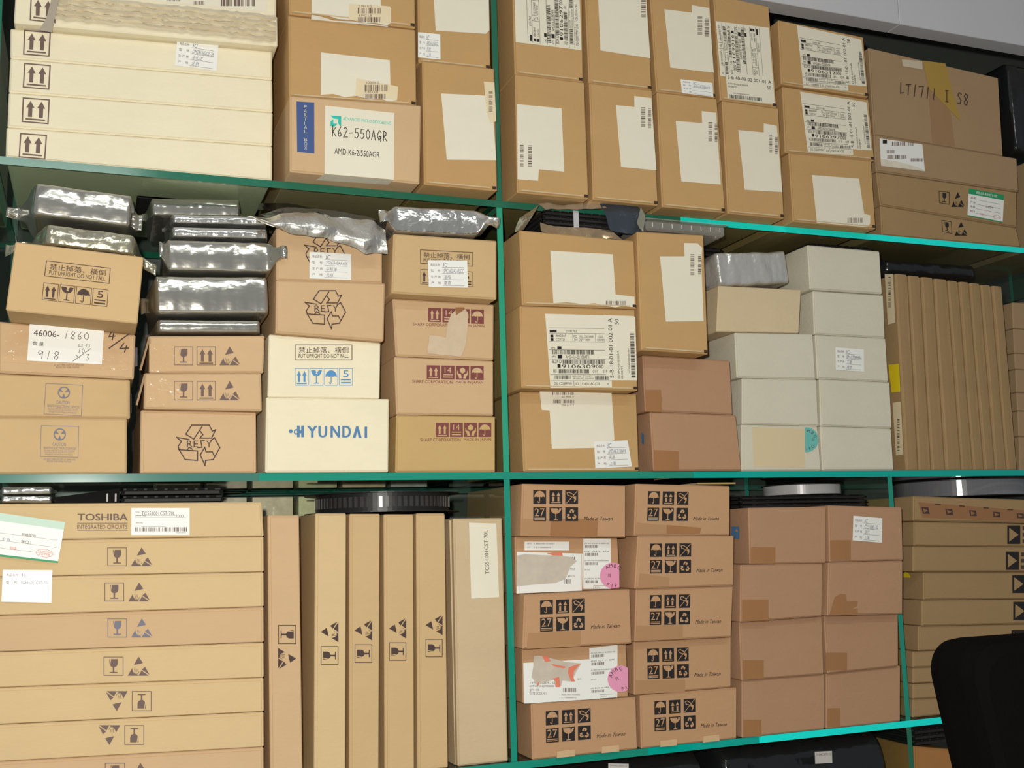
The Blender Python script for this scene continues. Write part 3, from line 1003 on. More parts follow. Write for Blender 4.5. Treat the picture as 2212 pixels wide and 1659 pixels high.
D = Draw(b, Q, 160, 78, 'print', lo, lift=4)
D.text('46006-', 10, 11, 55, 13, BRN).hand('1860', 74, 9, 58, 16, 1.1, BRN).text('数 量', 9, 36, 24, 9, BRN).text('日 付', 108, 34, 25, 8, BRN)
D.hand('918', 20, 55, 52, 17, 1.1, BRN).hand('10', 107, 45, 16, 10, 1.0, BRN).line([(134, 44), (98, 74)], 1.1, BRN).line([(103, 60), (112, 66)], 1.1, BRN).hand('3', 124, 57, 10, 14, 1.1, BRN)
D.done()
D = Draw(b, None, name='lettering', lift=3)
D.hand('4', 235, 716, 16, 18, 2.6, BRN).line([(279, 721), (236, 752)], 2.6, BRN).hand('4', 258, 742, 24, 18, 2.6, BRN)
D.text('DO NOT OPEN EXCEPT AT APPROVED', 116, 786, 65, 4, GRYI).text('PROTECTIVE WORK STATION', 121, 791.5, 50, 4, GRYI)
D.done()
upright(m1[3], [(99.8, 562.4), (239, 579), (236.4, 613), (95.5, 596.3)])
four_icons(m1[3], [(94, 610), (234.4, 626), (231.5, 662.8), (90.3, 647.8)])
for b, (x0, y0, x1, y1) in ((m1[2], (291, 750, 299, 792)), (m1[1], (279, 850, 286, 893)), (m1[0], (271, 950, 278, 992))):
    D = Draw(b, None, name='side_tag', plane=(0, b.X[2] + 0.0012))
    D.poly([(x0 + 1, y0), (x1 - 2, y0 + 1), (x1 - 2, y1 - 2), (x0 + 1, y1)], NAVY)
    D.done('navy tag')

m2 = stack(ZM, [
    bx([(304, 889), (553, 893), (554, 1019), (302, 1019)], 'tan carton with a big outlined recycling mark, on the glass shelf', K_PINK, 0.004, 0.26, gap=(0.004, 0.003, 0.004, 0.002)),
    bx([(312, 806), (564, 806), (566, 889), (310, 884)], 'low tan carton with three handling symbols, lower of the pair', K_PINK, -0.006, 0.26),
    bx([(322, 726), (572, 725), (569, 805), (322, 803)], 'low tan carton with three handling symbols, upper of the pair under foil bags', K_PINK, -0.004, 0.26),
])
resy(m2[0], rq(381, 917, 475, 1006))
for b, ys in ((m2[2], (748.5, 789)), (m2[1], (823, 864.5))):
    D = Draw(b, rq(376, ys[0], 518.6, ys[1]), 142.6, 40.5, 'handling_symbols')
    D.frame(0, 0, 41, 40.5, 1.4, GRYI).frame(49, 0, 41, 40.5, 1.4, GRYI)
    s_wine(D, 0, 0, 41, 40.5, GRYI)
    s_arrows(D, 49, 0, 41, 40.5, GRYI)
    s_esd(D, 98, 0, 44, 40.5, GRYI)
    D.done()
    b2 = b
    Draw(b, None, name='tape', lift=1).poly([(322, ys[0] - 6), (378, ys[0] - 4), (400, ys[1] + 12), (324, ys[1] + 14)], mat('shiny_clear_tape', (0, 0, 0))).done()
# open side flaps of the carton
for b, (ax_, ay, bx_, by) in ((m2[2], (321, 727, 300, 800)), (m2[1], (311, 808, 292, 875))):
    p = [at(ax_, ay, b.y), at(bx_ + 1, by, b.y - 0.012), at(bx_, by - 2, b.y + 0.05), at(ax_ - 3, ay, b.y + 0.06)]
    p = [Vector((v.x, v.y, v.z)) for v in p]
    q = [v + Vector((0.0025, 0, 0)) for v in p]
    mesh_obj('side_flap', p + q, [(0, 1, 2, 3), (7, 6, 5, 4), (0, 4, 5, 1), (1, 5, 6, 2), (2, 6, 7, 3), (3, 7, 4, 0)], K_OLD, b.root.location, b.root)

m3 = stack(ZM, [
    bx([(575, 858), (841, 862), (839, 1019), (573, 1019)], 'cream-white carton with a large blue brand name, on the glass', K_WHT, -0.004, 0.28),
    bx([(581, 718), (822, 728), (820, 860), (578, 857)], 'cream-white carton with blue handling symbols and boxed warning', K_WHT, -0.002, 0.28, panel=False),
    bx([(597, 605), (832, 612), (829, 738), (595, 720)], 'tan carton with an outlined recycling mark, above the cream-white ones', K_PINK, -0.012, 0.28),
    bx([(597, 490), (826, 500), (826, 611), (597, 604)], 'tan carton with recycling mark half covered by a stock slip and foil', K_PINK, -0.008, 0.28),
])
D = Draw(m3[0], rq(624, 919.4, 793.6, 946.5), 625, 100, 'lettering')
D.disc(15, 45, 15, m=BLUE2).ring(58, 50, 14, 17, 9, BLUE2).poly([(65, 0), (87, 0), (87, 38), (98, 38), (98, 0), (120, 0), (120, 92), (98, 92), (98, 62), (87, 62), (87, 92), (65, 92)], BLUE2)
for t, x, w_ in (('Y', 145, 75), ('U', 235, 62), ('N', 332, 68), ('D', 425, 62)):
    for k in range(3):
        D.text(t, x + 4 * k, 2, w_, 92, BLUE2, lay=.2 * k)
D.poly([(508, 96), (535, 6), (553, 6), (580, 98), (556, 98), (544, 45), (531, 97)], BLUE2).rect(603, 8, 20, 90, BLUE2)
D.done()
upright(m3[1], rq(637, 744.4, 761, 778.3))
four_icons(m3[1], rq(637, 795.4, 761.9, 832.6), BLUE)
resy(m3[2], rq(658, 626.5, 746.5, 711))
resy(m3[3], rq(657, 503, 745.5, 588))
stock_label(m3[3], [(668.6, 543.7), (758.7, 549), (759, 604.7), (668.6, 601.4)], ['IC', 'VG2618-VBAA-6Q6', '华邦锋', '北京'])

m4 = stack(ZM, [
    bx([(856, 897), (1070, 900), (1070, 1019), (854, 1019)], 'ochre carton with maroon handling icons, on the glass beside the divider', card('gold', (0.57, 0.39, 0.17)), 0.006, 0.28),
    bx([(852, 771), (1066, 783), (1066, 899), (856, 896)], 'tan carton with four maroon handling icons, second from the glass', K_PINK, 0.004, 0.28),
    bx([(848, 645), (1067, 656), (1066, 779), (855, 770)], 'tan carton with maroon icons partly torn away', K_PINK, 0.002, 0.28),
    bx([(850, 505), (1073, 520), (1073, 648), (846, 634)], 'tan carton with a stock slip over its Chinese warning', K_TAN, -0.028, 0.29),
])
full = (('SHARP CORPORATION', 0, 318), ('MADE IN JAPAN', 344, 216))
sharp_icons(m4[0], rq(941.4, 913.4, 1061, 943.8), rq(908, 946.5, 1061, 953.5), full)
sharp_icons(m4[1], [(921.9, 789), (1044.5, 791), (1044.5, 821), (921.9, 818.5)], [(890.4, 820.4), (1044, 823.5), (1044, 830.5), (890.4, 827)], full)
sharp_icons(m4[2], [(925, 665), (1045, 669), (1045, 700), (925, 694.7)], [(891.8, 696.5), (1046, 702), (1046, 708.5), (891.8, 703)], (('SHARP CORPORATI', 0, 275), ('IN JAPAN', 435, 125)))
wlabel(m4[2], [(540 + x / 3.687, 640 + y / 3.687) for x, y in [(1650, 95), (1705, 90), (1735, 130), (1732, 260), (1715, 400), (1682, 480), (1420, 456), (1412, 420), (1425, 370), (1428, 310), (1500, 315), (1560, 330), (1575, 215), (1600, 150)]], mat('scuffed_board', (0.63, 0.50, 0.35), 0.9, var=0.06, scale=50), 5, name='torn_patch')
wlabel(m4[2], [(983, 664), (1003, 664), (1004, 668), (985, 682)], TAPE2, 6, name='torn_flake')
upright(m4[3], [(907.3, 539), (1021.8, 545), (1021.8, 575.7), (907.9, 569.5)])
four_icons(m4[3], [(908.4, 581), (1021.8, 587), (1021.8, 620), (908.4, 614)])
stock_label(m4[3], [(924, 562), (1009, 562.7), (1011, 621.6), (926.3, 620)], ['IC', 'SPC1602A2-PLCC', '凌阳', '南京'], lift=4)

# ------------------------------------------------------------------ MIDDLE SHELF, middle bay
m5 = stack(ZM, [
    bx([(1123, 840), (1375, 845), (1381, 1018), (1131, 1018)], 'kraft carton with an upside-down label and a stock slip, on the glass', K_AMD, 0.002, 0.28),
    bx([(1123, 666), (1372, 672), (1378, 845), (1127, 839)], 'kraft carton with a full printed shipping label, middle of three', K_AMD, -0.030, 0.28),
    bx([(1122, 497), (1370, 520), (1376, 668), (1128, 660)], 'kraft carton with a square blank label, holding an open foil bag', K_AMD, -0.032, 0.28),
])
wlabel(m5[0], [(1165.5, 843), (1321, 847), (1327.3, 950.5), (1283, 967.6), (1192, 969.3), (1187.4, 887), (1170, 885.8)], bars=((1193, 845, 1240, 853), (1195, 863, 1242, 871)), texts=(('4.904 LB', 1213, 855, 27, 4, GRYI, 180), ('2.219 KG', 1213, 873, 27, 4, GRYI, 180)))
stock_label(m5[0], [(1283.4, 954), (1356, 951), (1365, 1008), (1286, 1011.6)], ['IC', 'AMD-K6-2E/300AFR', '先进', '上海'])
amd_label(m5[1], [(1177.7, 677.8), (1372, 681), (1377, 838), (1184, 838)], '9106309', seed=51)
wlabel(m5[2], [(1188.7, 541.6), (1323.7, 549.4), (1329.8, 636), (1370.5, 641), (1371, 664), (1345, 661), (1330, 664), (1310, 661), (1285, 655), (1260, 657), (1225, 653), (1195.5, 655)], bars=((1309, 650, 1352, 659),))

m6 = stack(ZM, [
    bx([(1404, 890), (1590, 897), (1602, 1018), (1412, 1018)], 'reddish-brown plain carton with a tape corner, on the glass', K_RED, -0.004, 0.27),
    bx([(1388, 768), (1577, 778), (1583, 896), (1394, 890)], 'reddish-brown plain carton under the upright kraft one', K_RED, -0.004, 0.27),
    bx([(1376, 500), (1520, 508), (1530, 766), (1386, 757)], 'tall kraft carton with a stepped label, standing on two reddish cartons', K_AMD, -0.040, 0.30),
])
wlabel(m6[2], [(1425.7, 553.8), (1478.7, 553.8), (1477.5, 525), (1506.8, 525.5), (1517, 535), (1515, 566.5), (1520, 694), (1438.4, 694.7)], bars=((1491.6, 549.4, 1500, 595), (1508, 550, 1514.5, 594)))
for b, p in ((m6[1], [(1394, 842), (1428, 842), (1430, 889), (1395, 889)]), (m6[0], [(1412, 972), (1467, 975), (1467, 1016), (1413, 1016)])):
    Draw(b, None, name='tape', lift=1).poly(p, TAPE).done()
Draw(m6[0], None, name='side_print', plane=(0, m6[0].X[0] + 0.0003)).poly([(1386, 935), (1391, 938), (1391, 960), (1386, 958)], BLUE2).done()

YG = 0.006
m7 = stack(ZM, [
    bx([(1601, 917), (1766, 921), (1774, 1018), (1602, 1018)], 'grey-white carton with a tan patch and a cut teal sticker', K_GRY, YG, 0.26),
    bx([(1603, 817), (1764, 820), (1768, 919), (1603, 917)], 'plain grey-white carton above the teal-stickered one', K_GRY, YG, 0.26),
    bx([(1587, 720), (1756, 723), (1762, 818), (1592, 817)], 'plain grey-white carton below the open buff carton', K_GRY, YG, 0.26),
    bx([(1552, 617), (1731, 626), (1726, 720), (1548, 717)], 'small buff carton with taped sides, leaning on a grey-white one', K_BUFF, 0.004, 0.175, panel=False),
])
b = m7[0]
Draw(b, None, name='tan_patch', lift=1).poly([(1625, 922), (1738, 927), (1739, 1010), (1628, 1008)], mat('tan_patch', (0.70, 0.57, 0.36), 0.6)).done()
lo = Draw(b, None, name='teal_sticker', lift=2).disc(1742, 950, 26, 27, TEALS, clip=(1739, 1768)).done('teal round sticker, left side cut off')
D = Draw(b, None, name='print', parent=lo, lift=3)
for t, a in (('M', -75), ('B', -48), ('G', -22), ('O', 45), ('F', 68), ('I', 88)):
    D.textc(t, 1742 + 20 * math.cos(math.radians(a)), 950 + 20 * math.sin(math.radians(a)), 6, a + 90 if a < 30 else a - 90, BRN)
D.text('日', 1754, 946, 5, 7, BRN)
D.done()
m7b = stack(ZM, [
    bx([(1772, 921), (1925, 926), (1931, 1018), (1777, 1018)], 'plain grey-white carton on the glass, bottom of the taller white column', K_GRY, YG, 0.26),
    bx([(1770, 819), (1922, 826), (1927, 924), (1773, 919)], 'plain grey-white carton, second from the bottom of the taller white column', K_GRY, YG, 0.26),
    bx([(1761, 723), (1913, 731), (1919, 825), (1766, 817)], 'grey-white carton with a stock slip in the taller white column', K_GRY, YG, 0.26),
    bx([(1756, 627), (1908, 637), (1912, 730), (1759, 722)], 'plain grey-white carton just above the one with the stock slip', K_GRY, YG, 0.26),
    bx([(1744, 529), (1900, 543), (1906, 636), (1750, 626)], 'plain grey-white carton at the top of the taller white column', K_GRY, YG - 0.004, 0.26),
])
stock_label(m7b[2], [(1804.5, 750), (1866, 755), (1866.6, 802.8), (1805.5, 799)], ['IC', 'BM-S70FHFH', '三星', '南京'])

# ------------------------------------------------------------------ MIDDLE SHELF, right bay: nine thin cartons on edge
tx = [1932, 1961, 1988, 2016, 2046, 2070, 2093, 2117, 2141, 2165]
bxs = [1956, 1984, 2012, 2042, 2077, 2102, 2126, 2150, 2175, 2198]
thin = []
ORD = ['first', 'second', 'third', 'fourth', 'fifth', 'sixth', 'seventh', 'eighth', 'ninth']
for i in range(9):
    yt = 591 + (tx[i] - 1932) * 0.125
    s_ = bx([(tx[i] + 1.5, yt), (tx[i + 1] - 1, yt + 4), (bxs[i + 1] - 1, 1017), (bxs[i] + 1.5, 1017)],
            'thin brown carton standing on edge, %s from the white column' % ORD[i], K_OLV, 0.007, 0.30, name='thin_carton', cat='carton', group='thin cartons standing on edge', panel=False)
    bb = stack(ZM, [s_])[0]
    V, F = [], []
    c = bb.cf
    # softly bulging front panel of the thin carton
    n = 6
    for k in range(n + 1):
        t = k / n
        for j, (a, dy) in enumerate(((0.02, 0.0), (0.09, -0.0022), (0.5, -0.0016), (0.88, -0.0004), (0.98, 0.003))):
            xl = c[0][0] * (1 - t) + c[3][0] * t
            xr = c[1][0] * (1 - t) + c[2][0] * t
            z = c[0][1] * (1 - t) + (c[3][1] + 0.001) * t
            V.append((xl * (1 - a) + xr * a, bb.y + dy - 0.0002 + 0.001 * math.sin(i * 2 + k), z - 0.001 * (1 - t)))
    for k in range(n):
        for j in range(4):
            a = k * 5 + j
            F.append((a, a + 1, a + 6, a + 5))
    mesh_obj('spine_panel', V, F, K_OLV, bb.root.location, bb.root)
    thin.append(bb)
b = thin[0]
# side face of the first thin carton carries the labels
pl = lambda y_: (0, b.X[0] + (b.X[3] - b.X[0]) * (y_ - 590) / 427 - 0.0005)
wl = [(1911, 592), (1929, 592), (1934, 700), (1918, 701)]
wlabel(b, wl, CREAM, 2, bars=((1919, 598, 1924, 665),), plane=pl(646))
wlabel(b, [(1928, 870), (1946, 868), (1952, 992), (1936, 995)], CREAM, 2, bars=((1938, 905, 1943, 975),), plane=pl(932))
wlabel(b, [(1919, 788), (1942, 786), (1945, 846), (1926, 848)], YEL, 2, name='yellow_sticker', plane=pl(817))
mini = []
for x0, n_, yy in ((2203, 6, 0.02),):
    ys = [655, 712, 765, 800, 850, 890, 945, 1018]
    its = []
    for i in range(7):
        its.append(bx([(2187 + i * 2.4, ys[i] - 2), (2290 + i * 2, ys[i] + 4), (2292 + i * 2, ys[i + 1]), (2189 + i * 2.4, ys[i + 1] - 2)], 'small brown carton stacked past the thin upright cartons, %s from the top' % ORD[i], K_OLD, 0.05, 0.2, group='small cartons past the thin ones', panel=False))
    mini = stack(ZM, its[::-1])

# ------------------------------------------------------------------ BOTTOM SHELF, left bay
G_T = 'flat sand cartons in the long stack'
ly = [(1088, 1084.5), (1168, 1159), (1247, 1236), (1330, 1311), (1409, 1388), (1486, 1464), (1566, 1538), (1646, 1614), (1740, 1700)]
LT = ['flat sand carton with a bold maker name and product label, topmost of the long stack',
      'flat sand carton with fragile marks, second from the top of the long stack',
      'flat sand carton with fragile marks and a buckled edge, third from the top',
      'flat pinkish carton with faded blue-grey fragile marks in the long stack',
      'flat sand carton with fragile marks, directly under the pinkish one',
      'flat sand carton with upside-down marks, upper of two in the long stack',
      'flat sand carton with upside-down marks, lower of two in the long stack',
      'flat pinkish carton at the foot of the long stack']
its = []
for i in range(8):
    k = K_PINK if i in (3, 7) else K_TOS
    its.append(bx([(-9, ly[i][0] + .3), (566 if i == 0 else 569.5, ly[i][1]), (570, ly[i + 1][1]), (-9, ly[i + 1][0] + .3)], LT[i], k, 0.004 + 0.001 * (i % 2), 0.17, name='flat_carton', cat='carton', group=G_T, gap=(0.001, 0.0035, 0.003, 0.0008)))
l1 = stack(ZB, its[::-1])[::-1]
for i, q in ((1, rq(231.9, 1182.5, 328.7, 1222.9)), (2, rq(225.7, 1258.5, 323.6, 1299)), (3, rq(232.4, 1336, 329, 1377)), (4, rq(223.8, 1418.5, 322.8, 1459.5)), (5, rot_180(229, 1493, 327.3, 1536)), (6, rot_180(213, 1566.5, 311.4, 1609)), (7, rq(226.6, 1648, 327, 1690))):
    esd_pair(l1[i], q, BLUEI if i == 3 else GRYI)
b = l1[0]
D = Draw(b, None, name='lettering')
D.text('TOSHIBA', 167.6, 1109.5, 107.7, 15, GRYI).text('TOSHIBA', 168.5, 1109.5, 107.7, 15, GRYI, lay=.2)
D.done()
D = Draw(b, None, name='sub_lettering')
D.rect(167, 1129.5, 108.5, 1.2, GRYI).text('INTEGRATED CIRCUITS', 167, 1133.4, 108, 9, GRYI).rect(167, 1144.7, 108.5, 1.2, GRYI)
D.done()
lo = wlabel(b, rq(283.7, 1097.3, 409.6, 1155.6), PAPERW)
D = Draw(b, None, name='print', parent=lo)
D.text('TC551001CST-70L', 306, 1105, 72, 7.5, GRYI).text('1000', 381, 1111.5, 15, 6, GRYI).rect(292, 1113.5, 88, .5, GRYI).rect(292, 1117.5, 110, .4, GRYI)
D.text('TYPE', 292, 1105, 9, 3, GRYI).text('MRK 05J', 293, 1112, 22, 4, GRYI).text('MADE IN JAPAN', 380, 1149.5, 36 * .6, 3, GRYI).text('J9105J', 293, 1128, 15, 4, GRYI).rect(305, 1137.2, 53, .5, GRYI)
D.bars(292, 1139, 113, 9, 77, n=50, m=GRYI)
D.done()
# slips leaning over the stack edge
Q = [(-6, 1107), (141, 1128), (125, 1216), (-6, 1201)]
lo = Draw(b, Q, 147, 92, 'paper_slip', lift=12).rect(0, 0, 147, 92, PAPERW).done('white card with green bands')
D = Draw(b, Q, 147, 92, 'print', lo, lift=13).rect(0, 0, 147, 17, mat('washed_green', (0.55, 0.72, 0.60), 0.5)).rect(0, 88, 147, 4, GREEN)
for i in range(3):
    D.rect(2, 42 + i * 16, 135, .5, GRYI)
D.text('规格型号', 55, 36, 33, 7, GRYI).text('单位：', 55, 51, 22, 7, GRYI).text('北京', 12, 51, 18, 8, PEN).text('特级', 30, 68, 15, 7, REDI).ring(112, 74, 20, 8.5, .8, REDI).text('北京市物价局监制', 96, 69, 32, 4, REDI).text('监督专用章', 99, 75, 26, 4, REDI)
D.done()
Q = [(6, 1231), (113, 1232), (111, 1302), (3, 1300)]
b = l1[1]
lo = Draw(b, Q, 107, 70, 'stock_slip', lift=12).rect(0, 0, 107, 70, mat('glossy_slip', (0.88, 0.88, 0.86), 0.15, spec=0.8)).done()
D = Draw(b, Q, 107, 70, 'print', lo, lift=13).text('商品名称:', 8, 8, 27, 6, GRYI).text('IC', 42, 8, 10, 6, PEN).rect(40, 15, 60, .6, GRYI).text('型    号', 8, 24, 24, 6, GRYI).text('TC551001CST-70L', 38, 23, 62, 7, PEN, shear=.15)
D.done()

vx = [((578, 646), (584, 654), 1113, K_PINK), ((681, 748), (678, 746), 1109, K_TOS), ((755, 821), (754, 818), 1110, K_TAN), ((829, 893), (831, 895), 1111, K_TAN), ((899, 961), (902, 968), 1109, K_TAN)]
VL = ['pinkish carton on end with marks turned upside down, next to the long stack', 'sand-coloured carton on end, beyond a dark gap from the pinkish one', 'tan carton on end with a creased face, third of the upright row', 'tan carton on end, fourth of the upright row', 'tan carton on end, beside the wide labelled one']
l2 = []
for i, ((a, c), (e, f), yt, k) in enumerate(vx):
    l2.append(stack(ZB, [bx([(a, yt), (c, yt), (f, 1659), (e, 1659)], VL[i], k, 0.006, 0.17, name='flat_carton', cat='carton', group='cartons standing on end', gap=(0.0035, 0.003, 0.001, 0.001))])[0])
esd_pair(l2[0], rot_cw(601, 1350, 639.5, 1445), BRN)
esd_pair(l2[1], rot_ccw(693, 1342.7, 731, 1436.3), BRN)
esd_pair(l2[2], rot_ccw(766, 1340, 804, 1431.7), BRN)
esd_pair(l2[3], rot_ccw(840.5, 1336, 877.4, 1427), BRN)
esd_pair(l2[4], rot_ccw(919.5, 1329, 956, 1419.5), BRN)
l2.append(stack(ZB, [bx([(979, 1120), (1085, 1119), (1098, 1655), (989, 1658)], 'wide sand carton on end with a vertical part number label', card('beige', (0.60, 0.46, 0.29)), 0.006, 0.30, name='flat_carton', cat='carton')])[0])
lo = wlabel(l2[5], [(1013, 1129), (1072, 1131), (1078, 1290), (1018, 1293)])
Draw(l2[5], [(1048, 1240), (1045, 1145), (1053, 1145), (1057, 1240)], 95, 8, 'print', lo, lift=3).text('TC551001CST-70L', 0, 0, 95, 8, GRYI).done()
# lid of the wide carton stands slightly proud on its left
b = l2[5]
V, F = hexa([(at(966, 1122, 0.03).x, b.top - 0.004), (b.X[0] - 0.0006, b.top - 0.004), (b.X[3] - 0.0006, ZB + 0.001), (at(978, 1650, 0.03).x, ZB + 0.001)], 0.016, 0.25)
mesh_obj('lid', V, F, card('beige', (0, 0, 0)), b.root.location, b.root)

# ------------------------------------------------------------------ BOTTOM SHELF, middle bay
T1_ = 'brown carton with six black handling icons, '
l3 = stack(ZB, [
    bx([(1147, 1520), (1374, 1506), (1378, 1622), (1150, 1642)], T1_ + 'on the glass right beside the divider', K_TWN, -0.002, 0.24),
    bx([(1128, 1405), (1353, 1391), (1358, 1506), (1130, 1523)], 'brown carton with white labels, red torn paper and a pink sticker', K_TWN, 0.000, 0.24),
    bx([(1133, 1285), (1361, 1273), (1365, 1391), (1129, 1403)], T1_ + 'between the two pink-stickered ones', K_TWN, -0.022, 0.24),
    bx([(1112, 1166), (1335, 1163), (1340, 1272), (1115, 1284)], 'brown carton with a scraped white label and a pink sticker', K_TWN, 0.002, 0.24),
    bx([(1128, 1045), (1352, 1049), (1352, 1162), (1125, 1159)], T1_ + 'with wide brown tape, top of the divider-side stack', K_TWN, -0.022, 0.24),
])
taiwan(l3[4], rq(1152, 1059, 1323, 1125.5))
taiwan(l3[2], [(1166.7, 1297), (1337.6, 1289.5), (1338, 1356.4), (1167, 1364.7)])
taiwan(l3[0], [(1178.9, 1536.7), (1349.8, 1524.5), (1350.5, 1589.7), (1179.6, 1604.8)])
Draw(l3[4], None, name='tape', lift=1).poly([(1127, 1121), (1190, 1121), (1188, 1158), (1125, 1157)], TAPE3).poly([(1190, 1121), (1292, 1121), (1290, 1159), (1188, 1158)], TAPE).done()
Draw(l3[2], None, name='tape', lift=1).poly([(1140, 1368), (1254, 1362), (1254, 1396), (1138, 1402)], TAPE3).done()
b = l3[3]
wlabel(b, rq(1133, 1170, 1229.4, 1188.5), PAPERW, texts=(('SHIP TO', 1139, 1173, 9, 3, GRYI), ('1 3000100-1016002', 1154, 1173, 44, 3, GRYI), ('QTY', 1139, 1181, 7, 3, GRYI), ('1 3-1100000010', 1154, 1181, 36, 3, GRYI)))
wlabel(b, [(1116.6, 1192), (1259, 1196), (1257, 1276), (1116, 1282)], PAPERW)
Draw(b, None, name='label_frame', lift=2).line([(1256, 1198), (1255, 1275)], .7, GRYI).line([(1121, 1280), (1121, 1262)], .7, GRYI).bars(1228, 1203, 15, 7, 3, m=GRYI, n=8).bars(1219, 1251, 14, 10, 4, m=GRYI, n=8).text('4/05/25', 1226, 1242, 15, 5, GRYI).text('77/57', 1231, 1227, 11, 5, GRYI).done()
wlabel(b, [(1180, 1195), (1214, 1193), (1216, 1203), (1196, 1200)], RED, 3, name='red_paper')
wlabel(b, [(1117, 1200), (1135, 1197), (1170, 1199), (1205, 1200), (1232, 1203), (1246, 1212), (1232, 1224), (1222, 1250), (1200, 1259), (1160, 1262), (1117, 1266)], TORN, 4, name='torn_patch')
lo = wlabel(b, rq(1260, 1163.5, 1319, 1272), PAPERW, 2)
def side_prints(b, lo, ox, oy, k):
    D = Draw(b, [(ox, oy), (ox + 59, oy - k), (ox + 59, oy + 109 - k), (ox, oy + 109)], 59, 109, 'print', lo, lift=3)
    for i, (t, y) in enumerate((('(P) N.K. P/N 21-0100001-05', 9), ('(Q) QTY: 270', 26), ('(S) MFG P/N M1553B E54G0001', 46), ('(4) P.O.', 66), ('(R) BOX ID 9905 0001', 85))):
        D.text(t, 3, y, 52 if i != 3 else 12, 3.5, BLK)
        if i != 3:
            D.bars(4, y + 5, 28, 6, i, n=20, m=GRYI)
    D.frame(22, 101, 36, 9, .6, GRYI).text('M.I.F.U.', 25, 103.5, 12, 3.5, GRYI)
    D.done()
side_prints(b, lo, 1260, 1163.5, 0)
def pink(b, cx, cy, r, xmax, a0):
    lo = Draw(b, None, name='pink_sticker', lift=5).disc(cx, cy, r, r, PINK, clip=(0, xmax)).done('round pink sticker')
    D = Draw(b, None, name='print', parent=lo, lift=6)
    for t, a in (('A', -125), ('M', -102), ('B', -77), ('G', -52)):
        a += a0
        D.textc(t, cx + r * .78 * math.cos(math.radians(a)), cy + r * .78 * math.sin(math.radians(a)), r * .27, a + 90, BRN)
    for t, a in (('F', 118), ('I', 95), ('F', 73)):
        a += a0
        if cx + r * .78 * math.cos(math.radians(a)) < xmax - 2:
            D.textc(t, cx + r * .78 * math.cos(math.radians(a)), cy + r * .78 * math.sin(math.radians(a)), r * .27, a - 90, BRN)
    D.textc('月', cx - r * .3, cy, r * .26, a0, BRN)
    D.done()
pink(b, 1324, 1243.4, 28, 1338, 0)
b = l3[1]
wlabel(b, [(1130.3, 1432), (1273, 1424), (1275, 1511), (1132, 1520)], PAPERW)
lo = wlabel(b, [(1273, 1400.5), (1334, 1393), (1333.4, 1507), (1273.6, 1511)], PAPERW, 2)
side_prints(b, lo, 1273.5, 1401, 4)
D = Draw(b, None, name='lettering', lift=2)
D.text('TYPE   DDRM - 54', 1144, 1473, 55, 5, GRYI).text('LOT NO. XH6J7000000B', 1144, 1480, 52, 5.5, GRYI).text('QTY: 270', 1144, 1488, 20, 5.5, GRYI).text('DATE CODE: 421', 1144, 1495, 36, 5.5, GRYI).bars(1216, 1486, 31, 9, 4, m=GRYI, n=16).text('Q/C', 1247, 1465, 9, 4, GRYI)
D.text('1 3000100-1016002', 1209, 1499, 44, 2.6, GRYI).text('1 3-1100000010', 1209, 1506, 36, 2.6, GRYI)
D.done()
wlabel(b, [(1153, 1417), (1165, 1416), (1190, 1422), (1225, 1430), (1256, 1433), (1245, 1450), (1235, 1472), (1215, 1470), (1212, 1482), (1200, 1484), (1196, 1468), (1160, 1480), (1148, 1462), (1152, 1440)], TORN, 3, name='torn_patch')
D = Draw(b, None, name='red_paper', lift=4)
for p in ([(1170, 1416), (1184, 1418), (1190, 1428), (1178, 1430)], [(1190, 1434), (1222, 1440), (1219, 1444), (1196, 1439)], [(1228, 1442), (1254, 1433), (1240, 1450), (1238, 1462), (1242, 1472), (1234, 1472), (1227, 1454)], [(1194, 1466), (1208, 1462), (1210, 1484), (1200, 1484), (1201, 1472)], [(1160, 1478), (1166, 1470), (1163, 1482)]):
    D.poly(p, RED)
D.done()
pink(b, 1341, 1466.4, 28.5, 1357, -38)

l4 = stack(ZB, [
    bx([(1383, 1502), (1592, 1485), (1592, 1600), (1385, 1619)], T1_ + 'on the glass, second stack from the divider', K_TWN, -0.002, 0.24),
    bx([(1370, 1388), (1580, 1377), (1580, 1488), (1370, 1503)], T1_ + 'second from the glass in the all-icon stack', K_TWN, 0.000, 0.24),
    bx([(1374, 1273), (1584, 1265), (1580, 1377), (1371, 1387)], T1_ + 'middle of the all-icon stack', K_TWN, -0.018, 0.24),
    bx([(1378, 1158), (1586, 1157), (1585, 1266), (1371, 1273)], T1_ + 'second from the top of the all-icon stack', K_TWN, -0.022, 0.24),
    bx([(1373, 1045), (1577, 1050), (1577, 1157), (1370, 1157)], T1_ + 'topmost of the all-icon stack, with narrow tape', K_TWN, -0.022, 0.24),
])
for b, q in ((l4[4], [(1400.3, 1061), (1554.8, 1063.5), (1553, 1125), (1398, 1125)]), (l4[3], [(1404.7, 1174.3), (1561, 1173.3), (1560.5, 1236), (1404.2, 1238.5)]), (l4[2], [(1404, 1285.6), (1558, 1282.5), (1557.3, 1347), (1403.5, 1350)]), (l4[1], [(1397.9, 1401.7), (1556, 1395.6), (1556.6, 1460.3), (1399.3, 1467)]), (l4[0], [(1413.7, 1515.2), (1569.5, 1504), (1570, 1569), (1414, 1580)])):
    taiwan(b, q)
Draw(l4[4], None, name='tape', lift=1).poly([(1375, 1129), (1440, 1135), (1440, 1153), (1373, 1155)], TAPE3).poly([(1440, 1134), (1515, 1140), (1512, 1153), (1440, 1153)], TAPE).done()
